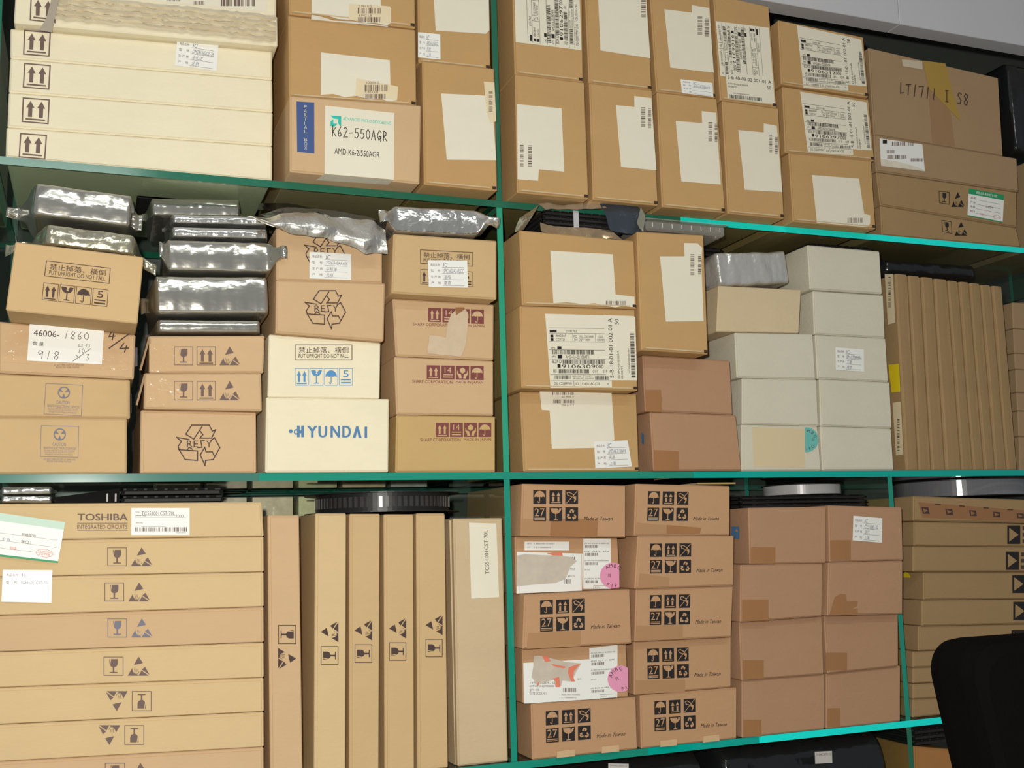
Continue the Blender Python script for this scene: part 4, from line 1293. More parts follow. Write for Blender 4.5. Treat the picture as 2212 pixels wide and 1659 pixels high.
for b, p in ((l4[3], [(1382, 1238), (1445, 1248), (1445, 1266), (1378, 1270)]), (l4[2], [(1375, 1352), (1475, 1350), (1475, 1380), (1374, 1384)]), (l4[1], [(1373, 1470), (1480, 1468), (1480, 1495), (1373, 1499)])):
    Draw(b, None, name='tape', lift=1).poly(p, TAPE3).done()
for i, (b, x) in enumerate(((l3[0], 1200), (l3[0], 1297), (l4[0], 1424), (l4[0], 1517))):
    b2 = b
    z = b.cf[3][1]
    xx = at(x, 1610, b.y).x
    V, F = block(xx, xx + 0.027, b.y - 0.004, b.y - 0.0018, z + 0.0002, z + 0.009)
    mesh_obj('tuck_tab', V, F, K_PINK, b.root.location, b.root)

l5 = stack(ZB, [
    bx([(1603, 1473), (1781, 1457), (1781, 1578), (1603, 1597)], 'reddish plain carton on the glass, beside the icon stacks', K_RED, -0.002, 0.24),
    bx([(1597, 1346), (1776, 1332), (1780, 1457), (1602, 1471)], 'reddish plain carton, second up beside the icon stacks', K_RED, -0.008, 0.24),
    bx([(1600, 1220), (1777, 1217), (1776, 1332), (1599, 1345)], 'reddish plain carton, third up beside the icon stacks', K_RED, -0.024, 0.24),
    bx([(1617, 1097), (1784, 1095), (1784, 1217), (1620, 1220)], 'reddish carton with a blue umbrella mark on its side', K_RED, -0.024, 0.24),
])
l6 = stack(ZB, [
    bx([(1785, 1457), (1945, 1440), (1945, 1558), (1785, 1576)], 'reddish plain carton on the glass next to the second divider', K_RED, -0.002, 0.24),
    bx([(1780, 1332), (1940, 1325), (1941, 1440), (1788, 1456)], 'reddish plain carton, second up next to the second divider', K_RED, -0.010, 0.24),
    bx([(1790, 1215), (1950, 1211), (1950, 1327), (1787, 1331)], 'reddish plain carton with an odd tape patch', K_RED, -0.030, 0.24),
    bx([(1790, 1092), (1948, 1096), (1951, 1211), (1792, 1214)], 'reddish carton with a white stock slip', K_RED, -0.030, 0.24),
])
for b, p in ((l5[3], rq(1622, 1182, 1675, 1217)), (l6[3], rq(1794, 1167, 1838, 1209)), (l5[2], rq(1603, 1295, 1660, 1341)), (l5[1], rq(1605, 1426, 1650, 1466)), (l6[1], rq(1784, 1410, 1830, 1448)), (l5[0], rq(1606, 1555, 1645, 1591)), (l6[0], rq(1788, 1530, 1815, 1570)), (l6[2], [(1803, 1290), (1815, 1283), (1828, 1284), (1829, 1299), (1853, 1298), (1852, 1308), (1840, 1316), (1853, 1314), (1853, 1328), (1792, 1328)])):
    Draw(b, None, name='tape', lift=1).poly(p, TAPE).done()
stock_label(l6[3], [(1843.3, 1114), (1906, 1119.4), (1905.3, 1172.6), (1841.8, 1167.4)], ['IC', 'CL5100-70', '现代', '上海'])
D = Draw(l5[3], None, name='side_print', plane=(0, l5[3].X[3] + 0.0002))
D.poly([(1580, 1137), (1597, 1138), (1597, 1164), (1580, 1163)], BLUE2).poly([(1587, 1148), (1591, 1142), (1595, 1149)], K_RED, 1)
D.done()

# ------------------------------------------------------------------ BOTTOM SHELF, right bay
rl = [(1973, 1072, 1126), (1974, 1127, 1178), (1972, 1180, 1236), (1995, 1238, 1295), (1992, 1297, 1353), (1984, 1355, 1408), (1972, 1408, 1443), (1972, 1443, 1478), (1972, 1478, 1511), (1972, 1511, 1556)]
its = []
TEN = ['topmost', 'second', 'third', 'fourth', 'fifth', 'sixth', 'seventh', 'eighth', 'ninth', 'lowest']
for i, (x, a, c) in enumerate(rl):
    s1 = (1022 - a) / 5300
    s2 = (1022 - c) / 5300
    lab = 'olive-brown carton with black triangle logos, %s in the stack behind the chair' % TEN[i] if i else 'olive-brown carton sealed with dark patterned tape, topmost behind the chair'
    its.append(bx([(x, a), (2330, a + (2330 - x) * s1 + 14), (2330, c + (2330 - x) * s2 + 14), (x, c)], lab, K_OLV, 0.012 + 0.003 * (i % 2), 0.28, name='flat_carton', cat='carton', group='cartons behind the black chair'))
r = stack(ZB, its[::-1])[::-1]
b = r[0]
Draw(b, None, name='tape', lift=1).poly([(1984, 1085), (2260, 1106), (2260, 1128), (1992, 1118)], TAPE2).done()
D = Draw(b, [(1984, 1085), (2260, 1106), (2260, 1128), (1992, 1118)], 276, 30, 'tape_print', lift=2)
for i in range(5):
    D.poly([(4 + i * 52, 9), (19 + i * 52, 9), (19 + i * 52, 22), (4 + i * 52, 22)], BRN).poly([(7 + i * 52, 11), (17 + i * 52, 15.5), (7 + i * 52, 20)], TAPE2, 1).rect(36 + i * 52, 0, 12, 2.5, BRN)
D.done()
for i, (x, y0, y1) in ((1, (2176, 1135, 1175)), (2, (2173, 1191.5, 1231)), (3, (2187, 1242.5, 1281)), (4, (2189, 1300, 1340)), (5, (2185, 1361, 1400))):
    D = Draw(r[i], rq(x, y0, x + 28, y1), 28, 40, 'triangle_logo')
    D.rect(0, 0, 28, 40, BLK).poly([(4, 5), (24, 20), (4, 35)], K_OLV, 1)
    for j in range(3):
        D.rect(33, 2 + j * 14, 20, 8, BRN)
    D.done()
D = Draw(r[3], None, name='yellow_sticker', plane=(0, r[3].X[0] - 0.0003))
D.disc(1957, 1256, 11, 20, YEL, n=20)
D.done('yellow round sticker')


# ------------------------------------------------------------------ bags, trays, reels
def sm(t):
    t = min(max(t, 0), 1)
    return t * t * (3 - 2 * t)


def foil_bag(q, y, d, fl, fr, label, m=None, seed=1, zbase=None, drl=0.0, drr=0.0, name='foil_bag', cat='bag', group=None, crease=1.0, zmax=None, box=13, ns=72, nc=36, ff=None, rect=None):
    """sealed moisture-barrier bag: boxy belly with flat crimped end fins"""
    m = m or FOIL
    w_ = [at(p[0], p[1], y) for p in q] if rect is None else [Vector((rect[0], y, rect[3])), Vector((rect[1], y, rect[3])), Vector((rect[1], y, rect[2])), Vector((rect[0], y, rect[2]))]
    L, R_ = (w_[0] + w_[3]) / 2, (w_[1] + w_[2]) / 2
    H = ((w_[0] - w_[3]).length + (w_[1] - w_[2]).length) / 2
    ax = R_ - L
    W = ax.length
    ax.normalize()
    nz = Vector((-ax.z, 0, ax.x))
    px = W / math.hypot(q[1][0] - q[0][0], q[1][1] - q[0][1])
    fl, fr = fl * px, fr * px
    off = Vector((seed * 3.1, seed * 1.7, 0))
    V, F = [], []
    T = []
    for i in range(ns + 1):
        s = -fl + (W + fl + fr) * i / ns
        e = min(0.009, W * .08)
        t = 1.0
        if s < e:
            t = sm((s + fl * .55) / (e + fl * .55))
            dz = -drl * (1 - t) ** 1.5
        elif s > W - e:
            t = sm((W + fr * .55 - s) / (e + fr * .55))
            dz = -drr * (1 - t) ** 1.5
        else:
            dz = 0
        h = H * (0.42 + 0.58 * t ** 1.3)
        dd = max(0.003, d * t)
        p = 2 + (box - 2) * t
        for j in range(nc):
            a = 2 * math.pi * j / nc
            c, sn = math.cos(a), math.sin(a)
            yy = math.copysign(abs(c) ** (2 / p), c) * dd / 2
            zz = math.copysign(abs(sn) ** (2 / p), sn) * h / 2
            b_ = L + ax * s + nz * (zz + dz) + Vector((0, y + d / 2 - L.y + yy - (1 - t) * (d * .12 if ff is None else d / 2 - ff), 0))
            pp = b_ * 38 + off
            am = crease * (0.0006 + 0.0060 * (1 - t))
            b_ += Vector((0, noise.noise(pp) * am * 1.3, noise.noise(pp + Vector((7, 3, 1))) * am))
            rg = abs(noise.noise(Vector((pp.x * .8, pp.y * .4, pp.z * 1.6)) + Vector((0, 9, 0))))
            b_.y += crease * (0.0016 * (0.25 - rg) + 0.0012 * (1 - abs(noise.noise(pp * 2.3)) * 3) * (1.2 - t))
            V.append(b_)
    for i in range(ns):
        for j in range(nc):
            k = (j + 1) % nc
            F.append((i * nc + j, i * nc + k, (i + 1) * nc + k, (i + 1) * nc + j))
    F.append(list(range(nc))[::-1])
    F.append([ns * nc + j for j in range(nc)])
    F = [f[::-1] for f in F]
    body = [v for v in V]
    zmin = min(v.z for v in V[nc * 15:nc * (ns - 15)])
    if zbase is not None:
        dz = zbase + 0.0008 - zmin
        V = [v + Vector((0, 0, dz)) for v in V]
        # loose skin never dips into what carries the bag
        V = [Vector((v.x, v.y, max(v.z, zbase + 0.0006))) if drl + drr < 1e-6 else v for v in V]
    if zmax is not None:
        V = [Vector((v.x, v.y, min(v.z, zmax))) for v in V]
    zb = min(v.z for v in V)
    o = mesh_obj(name, V, F, m, ((L.x + R_.x) / 2, y + d / 2, zb), None, smooth=True)
    tag(o, label, cat, group)
    o_top = max(v.z for v in V)
    return o, o_top


def tray(x0, x1, y0, y1, z0, h, label, group, name='component_tray'):
    """black moulded tray: slab with a recessed rim, chamfered end and thin stacking lip"""
    t = thing(name, ((x0 + x1) / 2, (y0 + y1) / 2, z0), label, 'tray', group)
    V, F = merge([block(x0, x1, y0, y1, z0, z0 + h * .55, 0.0008), block(x0 + .002, x1 - .002, y0 + .002, y1 - .002, z0 + h * .55, z0 + h * .9, 0.0008)])
    mesh_obj('tray_body', V, F, BLKM, t.location, t)
    n = 9
    ps = []
    for i in range(n):
        xa = x0 + .006 + (x1 - x0 - .012) * i / n
        ps.append(block(xa, xa + (x1 - x0) / n * .62, y0 + .0005, y0 + .004, z0 + h * .56, z0 + h * .88))
    V, F = merge(ps)
    mesh_obj('rim_lugs', V, F, DULL, t.location, t)
    V, F = merge([block(x0, x0 + .004, y0 - .0012, y0 + .004, z0 + h * .1, z0 + h * .5), block(x1 - .004, x1, y0 - .0012, y0 + .004, z0 + h * .1, z0 + h * .5)])
    mesh_obj('corner_tabs', V, F, DULL, t.location, t)
    return z0 + h


def lathe(prof, cx, cy, n=64):
    V, F = [], []
    k = len(prof)
    for i in range(n):
        a = 2 * math.pi * i / n
        for r_, z in prof:
            V.append((cx + r_ * math.cos(a), cy + r_ * math.sin(a), z))
    for i in range(n):
        j = (i + 1) % n
        for p in range(k - 1):
            F.append((i * k + p, j * k + p, j * k + p + 1, i * k + p + 1))
    return V, F


def reel(cx, cy, z, R, h, label, m=BLKP, tapem=None, rw=.86, name='tape_reel', pockets=True):
    t = thing(name, (cx, cy, z), label, 'reel')
    tk = 0.0014
    for a in (z, z + h - tk):
        V, F = lathe([(0.012, a), (R, a), (R, a + tk), (0.012, a + tk), (0.012, a)], cx, cy)
        mesh_obj('flange', V, F, m, t.location, t, smooth=False)
    V, F = lathe([(R * .3, z + tk), (R * rw, z + tk), (R * rw, z + h - tk), (R * .3, z + h - tk), (R * .3, z + tk)], cx, cy, 90)
    mesh_obj('carrier_tape', V, F, tapem or BLKP, t.location, t)
    if not pockets:
        return t
    ps = []
    n = 70
    for i in range(n):
        a = 2 * math.pi * i / n
        V, F = block(-R * .02, R * .02, -R * rw - .0008, -R * rw + .001, z + h * .26, z + h * .78)
        ca, sa = math.cos(a), math.sin(a)
        ps.append(([Vector((cx + v.x * ca - v.y * sa, cy + v.x * sa + v.y * ca, v.z)) for v in V], F))
    V, F = merge(ps)
    mesh_obj('tape_pockets', V, F, mat('tape_pocket', (0.05, 0.045, 0.045), 0.2, spec=0.6), t.location, t)
    return t


# --- on the first middle-shelf column
zt = max(c[1] for c in m1[3].cf[:2])
zt0 = sum(c[1] for c in m1[3].cf[:2]) / 2
foil_bag([(92, 480), (296, 508), (300, 551), (88, 526)], -0.056, 0.17, 82, 48, 'limp yellowed foil bag lying on the tilted tan carton', FOILY, 3, None, 0.006, 0.012, group=None, crease=1.6)
foil_bag([(62, 391), (297, 421), (292, 492), (64, 462)], -0.046, 0.15, 55, 18, 'boxy silver foil bag, uppermost above the tilted tan carton', FOIL, 5, None, 0.004, 0.0)
# --- on the second column
z0 = max(c[1] for c in m2[2].cf[:2])
o, z1 = foil_bag([(328, 692), (574, 693), (573, 722), (328, 720)], 0.004, 0.20, 8, 14, 'thin silver foil bag directly on the low tan carton', FOIL, 7, z0, 0, 0, crease=.6)
o, z1 = foil_bag([(330, 606), (592, 606), (590, 690), (318, 690)], -0.004, 0.20, 14, 12, 'thick silver foil bag with drooping corner, second from the bottom', FOIL, 9, z1)
o, z1 = foil_bag([(350, 536), (592, 541), (594, 610), (350, 604)], 0.002, 0.19, 8, 22, 'silver foil bag with a pointed crimped end, third from the bottom', FOIL, 11, z1, ff=-0.024)
o, z1 = foil_bag([(360, 511), (590, 516), (590, 538), (360, 533)], 0.010, 0.18, 5, 5, 'flat bright foil packet, lower of two thin packets', FOILB, 13, z1, crease=.5)
o, z2 = foil_bag([(360, 488), (588, 494), (588, 513), (360, 508)], 0.014, 0.17, 4, 4, 'flat bright foil packet, upper of two thin packets', FOILB, 15, z1, crease=.5)
o, z3 = foil_bag([(318, 450), (528, 453), (530, 490), (314, 490)], 0.05, 0.14, 6, 6, 'plain silver foil bag carrying the dark trays', FOIL, 17, z2, crease=.6)
xa, xb = at(296, 420, 0.08).x, at(500, 420, 0.08).x
z = z3 + 0.0005
hh = (min(at(400, 398, 0.08).z, ZT - TH - .003) - z) / 4
for i in range(4):
    z = tray(xa + .002 * (i % 2), xb - .002 * (i % 3), 0.08, 0.18, z, hh * .97, ['lowest', 'second', 'third', 'topmost'][i] + ' of four dark component trays on the plain foil bag', 'dark trays on the foil bag') + 0.0004

# --- torn foil bag draped over the third column
top3 = max(c[1] for c in m3[3].cf[:2])
fo = thing('foil_bag', (at(690, 500, -0.02).x, 0.05, top3), 'torn-open foil bag draped over the front of a tan carton', 'bag')


def sheet(pt, pb, nu, nv, yf, name, m, parent, seed=0, amp=.003):
    V, F = [], []

    def along(p, t):
        k = t * (len(p) - 1)
        i = min(int(k), len(p) - 2)
        f = k - i
        return tuple(p[i][c] * (1 - f) + p[i + 1][c] * f for c in (0, 1))
    for i in range(nu + 1):
        a, c = along(pt, i / nu), along(pb, i / nu)
        for j in range(nv + 1):
            t = j / nv
            x, yv = a[0] * (1 - t) + c[0] * t, a[1] * (1 - t) + c[1] * t
            yy = yf(i / nu, t)
            v = at(x, yv, yy)
            v.y += amp * noise.noise(v * 45 + Vector((seed, 0, 0)))
            v.z += amp * .5 * noise.noise(v * 60 + Vector((0, seed, 0)))
            V.append(v)
    n = nv + 1
    for i in range(nu):
        for j in range(nv):
            F.append((i * n + j, i * n + j + 1, (i + 1) * n + j + 1, (i + 1) * n + j))
    return mesh_obj(name, V, F, m, parent.location, parent, smooth=True)


lip = [(548, 466), (580, 470), (620, 459), (680, 458), (720, 470), (770, 474), (805, 478), (832, 500)]
hang = [(532, 466), (590, 489), (640, 508), (690, 513), (725, 522), (760, 534), (790, 548), (838, 550)]
sheet(lip, hang, 44, 14, lambda u, t: -0.030 - 0.012 * math.sin(t * 2.6), 'front_sheet', mat('draped_foil', (0.66, 0.64, 0.59), 0.28, 0.85, spec=.5, bump=0.9, bscale=44), fo, 2, .0045)
sheet([(560, 462), (620, 448), (700, 452), (790, 466), (812, 476)], lip[1:7], 36, 6, lambda u, t: -0.004 - 0.026 * t, 'top_lip', FOILB, fo, 5)
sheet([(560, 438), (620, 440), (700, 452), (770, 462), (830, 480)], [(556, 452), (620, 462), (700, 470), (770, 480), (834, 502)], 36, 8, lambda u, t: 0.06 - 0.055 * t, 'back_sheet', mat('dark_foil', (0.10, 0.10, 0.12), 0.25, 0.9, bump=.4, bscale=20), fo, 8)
z = top3 + 0.0008
tray(at(600, 480, 0.03).x, at(815, 480, 0.03).x, 0.03, 0.17, z, 0.018, 'black component tray showing inside the torn foil bag', None)

# --- on the fourth column
z0 = max(c[1] for c in m4[3].cf[:2])
foil_bag([(842, 440), (1038, 454), (1040, 508), (846, 503)], -0.030, 0.14, 26, 34, 'crumpled bright foil bag with fanned ends, near the divider', FOILB, 21, z0, crease=1.5, zmax=ZT - TH - .002, ff=-0.008)

# --- open bag with trays on the square-labelled carton
z0 = max(c[1] for c in m5[2].cf[:2])
YT_ = -0.022
xa, xb = at(1172, 470, YT_).x, at(1340, 480, YT_).x
z = z0 + 0.001
hh = (at(1240, 457, YT_).z - z) / 5
zs0 = z
for i in range(5):
    z = tray(xa, xb, YT_, 0.12, z, hh * .97, ['lowest', 'second', 'third', 'fourth', 'topmost'][i] + ' strapped black component tray inside the opened bag', 'strapped trays in the opened bag') + 0.0003
st = mesh_obj('white_strap', *block(at(1237, 470, YT_).x, at(1248, 470, YT_).x, YT_ - .0035, YT_ - .002, zs0, z), mat('white_strap', (0.50, 0.50, 0.52), 0.5), (at(1242, 470, YT_).x, YT_, zs0))
tag(st, 'white plastic strap round the black trays', 'strap')
ob = thing('foil_bag', (at(1250, 490, 0).x, -0.01, z0), 'opened silver bag with dark lining around strapped black trays', 'bag')
sheet([(1162, 440), (1185, 437), (1220, 444), (1262, 438), (1300, 436)], [(1178, 452), (1190, 450), (1225, 452), (1265, 452), (1310, 450)], 30, 5, lambda u, t: -0.026 - 0.006 * t, 'top_sheet', FOILB, ob, 3)
sheet([(1166, 441), (1152, 462), (1132, 496)], [(1122, 472), (1114, 490), (1112, 502)], 20, 8, lambda u, t: -0.027 + 0.012 * t, 'left_wing', FOILY, ob, 4)
sheet([(1296, 438), (1340, 436), (1378, 441), (1393, 466)], [(1318, 496), (1345, 506), (1366, 508), (1396, 488)], 30, 14, lambda u, t: -0.029 - 0.006 * math.sin(t * 3), 'right_wing', mat('smoky_film', (0.055, 0.07, 0.09), 0.2, 0.3, spec=.7, bump=.8, bscale=34), ob, 6, .006)
sheet([(1384, 446), (1394, 466)], [(1376, 480), (1390, 502)], 8, 8, lambda u, t: -0.038, 'torn_corner', FOILY, ob, 9, .004)
sheet([(1166, 480), (1200, 490), (1260, 491), (1316, 497)], [(1168, 500), (1200, 508), (1270, 513), (1345, 519)], 36, 5, lambda u, t: -0.027 - 0.004 * t, 'front_fold', mat('foil_carton_reflection', (0.62, 0.45, 0.28), 0.22, 0.8, bump=.7, bscale=30), ob, 7)  # brown reflection of the carton put into the foil's own colour

# --- clear moulded tray on the tall kraft carton
z0 = max(c[1] for c in m6[2].cf[:2])
pa, pb = at(1396, 480, -0.04), at(1566, 488, -0.04)
ct = thing('clear_tray', ((pa.x + pb.x) / 2, 0.02, z0 + .0006), 'clear moulded plastic tray lying on the tall kraft carton', 'tray')
hT = 0.017
V, F = block(pa.x, pb.x, -0.04, 0.09, z0 + .0008, z0 + hT, 0.003)
mesh_obj('tray_shell', V, F, CLOUDY, ct.location, ct)
for i in range(8):
    x = pa.x + .01 + (pb.x - pa.x - .02) * i / 7
    V, F = block(x - .0004, x + .0004, -0.0415, -0.0402, z0 + .006, z0 + hT - .004, .0002)
    mesh_obj('rib', V, F, mat('clear_rib', (0.75, 0.75, 0.72), 0.1, spec=.8), ct.location, ct)
V, F = block(pa.x - .003, pb.x + .003, -0.044, 0.094, z0 + hT + .0002, z0 + hT + .0016)
mesh_obj('rim', V, F, CLOUDY, ct.location, ct)
z = z0 + .0015
xa, xb = at(1400, 460, 0.10).x, at(1556, 460, 0.10).x
hh = (min(at(1470, 452, 0.10).z, ZT - TH - .003) - z) / 3
for i in range(3):
    z = tray(xa, xb, 0.10, 0.22, z, hh * .97, ['lowest', 'middle', 'topmost'][i] + ' black component tray behind the clear moulded tray', 'trays behind the clear tray') + .0003

# --- foil bag and trays on the white columns
zq = max(c[1] for c in m7[3].cf[:2])
foil_bag([(1545, 561), (1706, 557), (1712, 628), (1545, 634)], 0.010, 0.14, 14, 34, 'silver foil bag with a torn pointed end on the buff carton', mat('soft_foil', (0.72, 0.71, 0.68), 0.24, 0.6, spec=.5, bump=1.0, bscale=34), 31, zq, 0, 0, crease=2.6)
zz = max(c[1] for c in m7[2].cf[:2])
xa, xb = at(1556, 540, 0.185).x, min(min(b_.X) for b_ in m7b) - .004
ztop = min(at(1625, 512, 0.185).z, ZT - TH - .003)
n = 9
hh = (ztop - zz) / n
z = zz + .0006
for i in range(n):
    z = tray(xa, xb, 0.185, 0.31, z, hh * .97, (ORD[i] + ' black component tray from the bottom, piled behind the buff carton'), 'trays behind the buff carton') + .0003
z0 = max(c[1] for c in m7b[4].cf[:2])
xa, xb = at(1752, 525, 0.02).x, at(1895, 530, 0.02).x
z = z0 + .0006
for i in range(2):
    z = tray(xa + .002, xb, 0.02 + .01 * i, 0.16, z, min(0.0085, (ZT - TH - .004 - z0) / 2 * .95), ['lower', 'upper'][i] + ' black component tray lying on the taller white column', 'trays on the white column') + .0003

# --- black bundle and clear reel on the thin cartons
zt_ = max(max(c[1] for c in t_.cf[:2]) for t_ in thin)
foil_bag([(1900, 548), (2112, 566), (2112, 604), (1915, 596)], 0.03, 0.2, 6, 6, 'limp black plastic bundle resting on the thin upright cartons', BLKF, 37, zt_, 0, 0, 'black_bundle', 'bundle', crease=2.5, box=3.5)
zt_ = max(c[1] for c in mini[-1].cf[:2])
pc = at(2172, 625, 0.17) + Vector((0.115, 0, 0))
reel(pc.x, 0.17, zt_ + .0006, 0.115, 0.030, 'clear flanged tape reel on the small brown cartons', CLEAR, mat('grey_tape', (0.20, 0.20, 0.22), 0.15, spec=.7), .8)

# --- bottom shelf, left bay: tray, silver packets, reel, clear boxes behind
z0 = max(max(c[1] for c in l1[0].cf[:2]), 0)
o, zs = foil_bag([(-4, 1068), (118, 1068), (118, 1084), (-4, 1084)], 0.02, 0.12, 3, 3, 'glaring silver packet under another on the long stack', FOILB, 41, z0, crease=.7, ns=40)
foil_bag([(-4, 1046), (118, 1046), (118, 1064), (-4, 1064)], 0.02, 0.12, 3, 3, 'glaring silver packet, upper of two on the long stack', FOILB, 43, zs, crease=.7, ns=40)
xa, xb = at(262, 1070, 0.03).x, at(484, 1070, 0.03).x
z = z0 + .0006
hh = (min(at(370, 1052, 0.03).z, ZM - TH - .003) - z) / 2
for i in range(2):
    z = tray(xa, xb - .002 * i, 0.03, 0.15, z, hh * .97, ['lower', 'upper'][i] + ' black component tray lying on the long carton stack', 'trays on the long stack') + .0003
# black wedge-shaped sleeve beside the trays
sl = thing('black_sleeve', (at(190, 1080, .03).x, 0.08, z0 + .0006), 'black tapering plastic sleeve next to the trays', 'sleeve')
xA, xB = at(120, 1080, .03).x, at(258, 1080, .03).x
V = []
for yv in (0.03, 0.14):
    V += [(xA, yv, z0 + .0006), (xB, yv, z0 + .0006), (xB, yv, at(258, 1055, .03).z), (xA, yv, at(120, 1074, .03).z)]
mesh_obj('sleeve_body', V, [(0, 1, 2, 3), (7, 6, 5, 4), (0, 4, 5, 1), (1, 5, 6, 2), (2, 6, 7, 3), (3, 7, 4, 0)], DULL, sl.location, sl)
V, F = merge([block(at(x, 1070, .028).x - .001, at(x, 1070, .028).x + .001, 0.0275, 0.0298, z0 + .002, z0 + .012) for x in (232, 250)])
mesh_obj('snap_tabs', V, F, mat('smoke_tab', (0.12, 0.11, 0.09), .3), sl.location, sl)
zr = max(max(c[1] for c in b_.cf[:2]) for b_ in l2[:5])
pc = at(826, 1100, 0.115)
reel(pc.x, 0.115, zr + .0008, 0.112, at(826, 1060, 0.0).z - zr - .001, 'black flanged tape reel lying across the cartons on end', BLKP)
# clear boxes and papers far back
zback = ZB
papers = [(330, 440, (0.62, 0.60, 0.50)), (440, 540, (0.58, 0.56, 0.44)), (540, 640, (0.62, 0.58, 0.42)), (640, 735, (0.55, 0.58, 0.36)), (735, 840, (0.60, 0.52, 0.34)), (840, 930, (0.40, 0.45, 0.40)), (930, 1010, (0.55, 0.36, 0.26)), (1010, 1080, (0.36, 0.36, 0.30))]
for i, (x0, x1, cc) in enumerate(papers):
    a, c = at(x0 + 2, 1060, 0.312).x, min(at(x1 - 2, 1060, 0.312).x, XD1 - .012)
    if c - a < .02:
        continue
    cb = thing('clear_box', ((a + c) / 2, 0.34, ZB + .0006), 'clear parts box with %s paper inside, behind the cartons on end' % ['off-white', 'ivory', 'pale yellow', 'pale green', 'buff', 'grey-green', 'russet', 'dull olive'][i], 'box', 'clear parts boxes at the back')
    zt2 = ZM - TH - 0.004
    V, F = block(a, c, 0.312, 0.40, ZB + .0006, zt2, .002)
    mesh_obj('box_shell', V, F, CLEAR, cb.location, cb)
    V, F = block(a + .003, c - .003, 0.315, 0.395, ZB + .003, zt2 - .003, .001)
    mesh_obj('paper_insert', V, F, mat('paper_insert_%s' % 'abcdefgh'[i], tuple(min(.9, v * 1.35) for v in cc), .6, var=.25, scale=22), cb.location, cb)

# --- bottom shelf, middle bay: trays, disc, slips under the middle shelf
z0 = max(c[1] for c in l5[3].cf[:2])
z0b = max(c[1] for c in l6[3].cf[:2])
zz = max(z0, z0b)
xa, xb = at(1598, 1080, 0.05).x, min(at(1914, 1085, 0.05).x, XD2 - .004)
z = zz + .0006
hh = (min(at(1750, 1068, 0.05).z, ZM - TH - .01) - z) / 3
for i in range(3):
    z = tray(xa, xb, 0.05, 0.2, z, max(hh, .004) * .95, ['lowest', 'middle', 'topmost'][i] + ' long black component tray under the middle glass shelf', 'long trays under the middle shelf') + .0003
pc = at(1790, 1062, 0.16)
reel(min(pc.x, XD2 - .074), 0.13, z + .0006, 0.068, max(ZM - TH - z - .002, .006) * .8, 'small grey-hubbed reel squeezed under the middle glass shelf', BLKM, GREYM, .95, pockets=False)
z0 = max(c[1] for c in l4[4].cf[:2])
xa, xb = at(1500, 1045, 0.03).x, at(1640, 1040, 0.03).x
cs = mesh_obj('card_sheet', *block(xa, xb - .05, 0.02, 0.16, z0 + .0006, z0 + .003), mat('manila', (0.62, 0.46, 0.20), .7), ((xa + xb) / 2, .09, z0))
tag(cs, 'manila card sheet lying on the topmost all-icon carton', 'card')
zt_ = max(c[1] for c in r[0].cf[:2])
pc = at(2085, 1070, 0.14)
reel(pc.x, 0.15, zt_ + .0006, 0.125, max(min(.03, ZM - TH - zt_ - .002), .006), 'black tape reel lying on the taped olive-brown carton', BLKP, mat('grey_tape', (0, 0, 0)), .93, pockets=False)

# --- below the bottom shelf: black bags, a tray and a box on the next pane
foil_bag([(1140, 1645), (1530, 1620), (1530, 1880), (1140, 1910)], 0.02, 0.26, 8, 8, 'bulging black plastic bag under the bottom shelf, by the divider', BLKF, 51, ZL, 0, 0, 'black_bag', 'bag', crease=2.5, zmax=ZB - TH - .002, rect=(XD1 + .022, at(1530, 1640, .02).x, ZL + .001, ZB - TH - .006), box=6)
foil_bag([(1570, 1612), (1925, 1585), (1930, 1840), (1570, 1880)], 0.02, 0.26, 8, 6, 'bulging black plastic bag with a white price tag under the bottom shelf', BLKF, 53, ZL, 0, 0, 'black_bag', 'bag', crease=2.5, zmax=ZB - TH - .002, rect=(at(1556, 1640, .02).x, XD2 - .022, ZL + .001, ZB - TH - .006), box=6)
for q, lab in (([(1760, 1624), (1797, 1622), (1798, 1648), (1761, 1650)], 'small white tag hanging on the right black bag'), ([(1314, 1649), (1358, 1650), (1358, 1668), (1314, 1666)], 'small white tag low on the left black bag')):
    V = [at(x, y, 0.004) for x, y in q] + [at(x, y, 0.0052) for x, y in q]
    t_ = thing('price_tag', V[3], lab, 'tag')
    mesh_obj('tag_card', V, [(3, 2, 1, 0), (4, 5, 6, 7), (0, 1, 5, 4), (1, 2, 6, 5), (2, 3, 7, 6), (3, 0, 4, 7)], mat('tag_card', (0.55, 0.53, 0.50), .5), t_.location, t_)
    c_ = Carton()
    c_.root, c_.face = t_, 0.0038
    Draw(c_, q, 38, 26, 'print').text('TMS4C1070-12', 3, 4, 32, 5, GRYI).done()
lb = stack(ZL, [bx([(1974, 1612), (2062, 1620), (2066, 1850), (1976, 1845)], 'orange-brown carton on the lowest visible pane, below the bright shelf edge', card('rust', (0.40, 0.19, 0.065)), 0.02, 0.28)])
z0 = lb[0].top
xa, xb = max(at(1972, 1600, 0.02).x, XD2 + .013), at(2075, 1600, 0.02).x
z = z0 + .0006
for i in range(3):
    z = tray(xa, xb + .06, 0.02, 0.2, z, (min(at(2000, 1572, .02).z, ZB - TH - .003) - z0) / 3 * .94, ['lowest', 'middle', 'topmost'][i] + ' black component tray on the orange-brown carton', 'trays under the bright shelf edge') + .0003

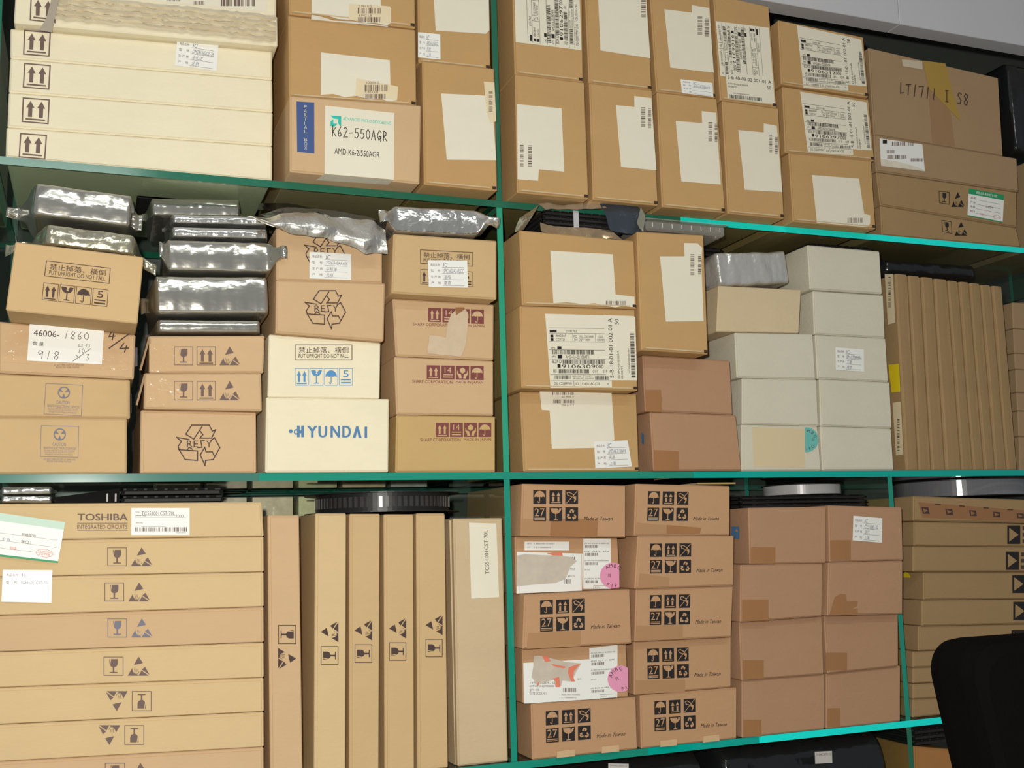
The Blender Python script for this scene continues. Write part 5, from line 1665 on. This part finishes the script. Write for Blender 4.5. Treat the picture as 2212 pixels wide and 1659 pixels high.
# --- black bags piled above the hand-marked box
zt_ = max(c[1] for c in tr_[3].cf[:2])
foil_bag([(1888, 92), (2050, 112), (2050, 150), (1890, 130)], 0.10, 0.16, 10, 14, 'dark plastic bag on top of the hand-marked brown box', BLKF, 61, zt_, 0, 0, 'black_bag', 'bag', crease=2.0)
z5 = max(c[1] for c in tr_[2].cf[:2])
foil_bag([(2176, 130), (2330, 160), (2340, 345), (2186, 330)], 0.06, 0.2, 6, 8, 'shiny black plastic bag beside the hand-marked brown box', BLKF, 63, ex[0].top if False else None, 0, 0, 'black_bag', 'bag', crease=3.0)

# ------------------------------------------------------------------ office chair in the foreground
yc = -0.62
tl = at(2035, 1384, yc)
cx0 = tl.x
cw = 0.46
zt_ = tl.z
chair = thing('office_chair', (cx0 + cw / 2, yc - 0.2, 0), 'black padded office chair in front of the shelves', 'chair')


def cushion(w_, h_, t_, rad, n=10):
    """rounded padded slab in x-z, thickness in y"""
    out = []
    for cx, cz, a0 in ((w_ - rad, h_ - rad, 0), (rad, h_ - rad, 90), (rad, rad, 180), (w_ - rad, rad, 270)):
        for i in range(n + 1):
            a = math.radians(a0 + 90 * i / n)
            out.append((cx + rad * math.cos(a), cz + rad * math.sin(a)))
    m_ = len(out)
    prof = [(0.96, -t_ / 2), (0.99, -t_ / 2 * .8), (1.0, -t_ / 2 * .4), (1.0, t_ / 2 * .4), (0.99, t_ / 2 * .8), (0.96, t_ / 2)]
    V, F = [], []
    for k, yv in prof:
        for x, z in out:
            V.append(Vector(((x - w_ / 2) * k + w_ / 2, yv, (z - h_ / 2) * k + h_ / 2)))
    for i in range(len(prof) - 1):
        for j in range(m_):
            q = (j + 1) % m_
            F.append((i * m_ + j, i * m_ + q, (i + 1) * m_ + q, (i + 1) * m_ + j))
    F.append(list(range(m_)))
    F.append([(len(prof) - 1) * m_ + j for j in range(m_)][::-1])
    return V, F


V, F = cushion(cw, 0.56, 0.07, 0.035)
sh = (at(2085, 1640, yc).x - at(2035, 1400, yc).x) / (at(2035, 1400, yc).z - at(2085, 1640, yc).z)
V = [Vector((cx0 + v.x + (0.56 - v.z) * sh * .9 * (1 - v.x / cw * 1.6), yc + v.y - (0.56 - v.z) * .05, zt_ - 0.56 + v.z)) for v in V]
mesh_obj('backrest', V, F, CHAIRM, chair.location, chair)
zseat = 0.46
V, F = cushion(cw, 0.46, 0.08, 0.07)
V = [Vector((cx0 + v.x, yc - 0.05 - v.z, zseat + v.y)) for v in V]
mesh_obj('seat', V, F, CHAIRM, chair.location, chair, smooth=True)
xm = cx0 + cw / 2
V, F = block(xm - .035, xm + .035, yc + .0, yc + .02, zseat - .05, zt_ - .40, .003)
mesh_obj('back_bracket', V, F, BLKM, chair.location, chair)
V, F = lathe([(0.0, 0.10), (0.03, 0.10), (0.03, 0.28), (0.02, 0.28), (0.02, zseat - .041), (0, zseat - .041)], xm, yc - .28, 24)
mesh_obj('gas_column', V, F, BLKM, chair.location, chair)
for i in range(5):
    a = math.radians(72 * i + 20)
    d_ = Vector((math.cos(a), math.sin(a), 0))
    n_ = Vector((-d_.y, d_.x, 0))
    c0 = Vector((xm, yc - .28, 0))
    V = []
    for r_, hz, hw in ((0.025, (.075, .12), .025), (0.29, (.06, .08), .015)):
        for z in hz:
            for s_ in (-1, 1):
                V.append(c0 + d_ * r_ + n_ * hw * s_ + Vector((0, 0, z)))
    leg = mesh_obj('base_leg', V, [(0, 1, 3, 2), (4, 6, 7, 5), (0, 2, 6, 4), (1, 5, 7, 3), (2, 3, 7, 6), (0, 4, 5, 1)], BLKM, chair.location, chair)
    p = c0 + d_ * 0.28
    W_ = []
    ps = []
    for s_ in (-.012, .012):
        vs, fs = [], []
        for k in range(16):
            t = 2 * math.pi * k / 16
            for e in (-.007, .007):
                vs.append(p + d_ * (.028 * math.cos(t)) + n_ * (s_ + e) + Vector((0, 0, .029 + .028 * math.sin(t))))
        for k in range(16):
            q = (k + 1) % 16
            fs.append((2 * k, 2 * q, 2 * q + 1, 2 * k + 1))
        fs.append([2 * k for k in range(16)][::-1])
        fs.append([2 * k + 1 for k in range(16)])
        ps.append((vs, fs))
    V, F = merge(ps)
    mesh_obj('caster', V, F, BLKP, chair.location, leg)

bpy.context.view_layer.update()
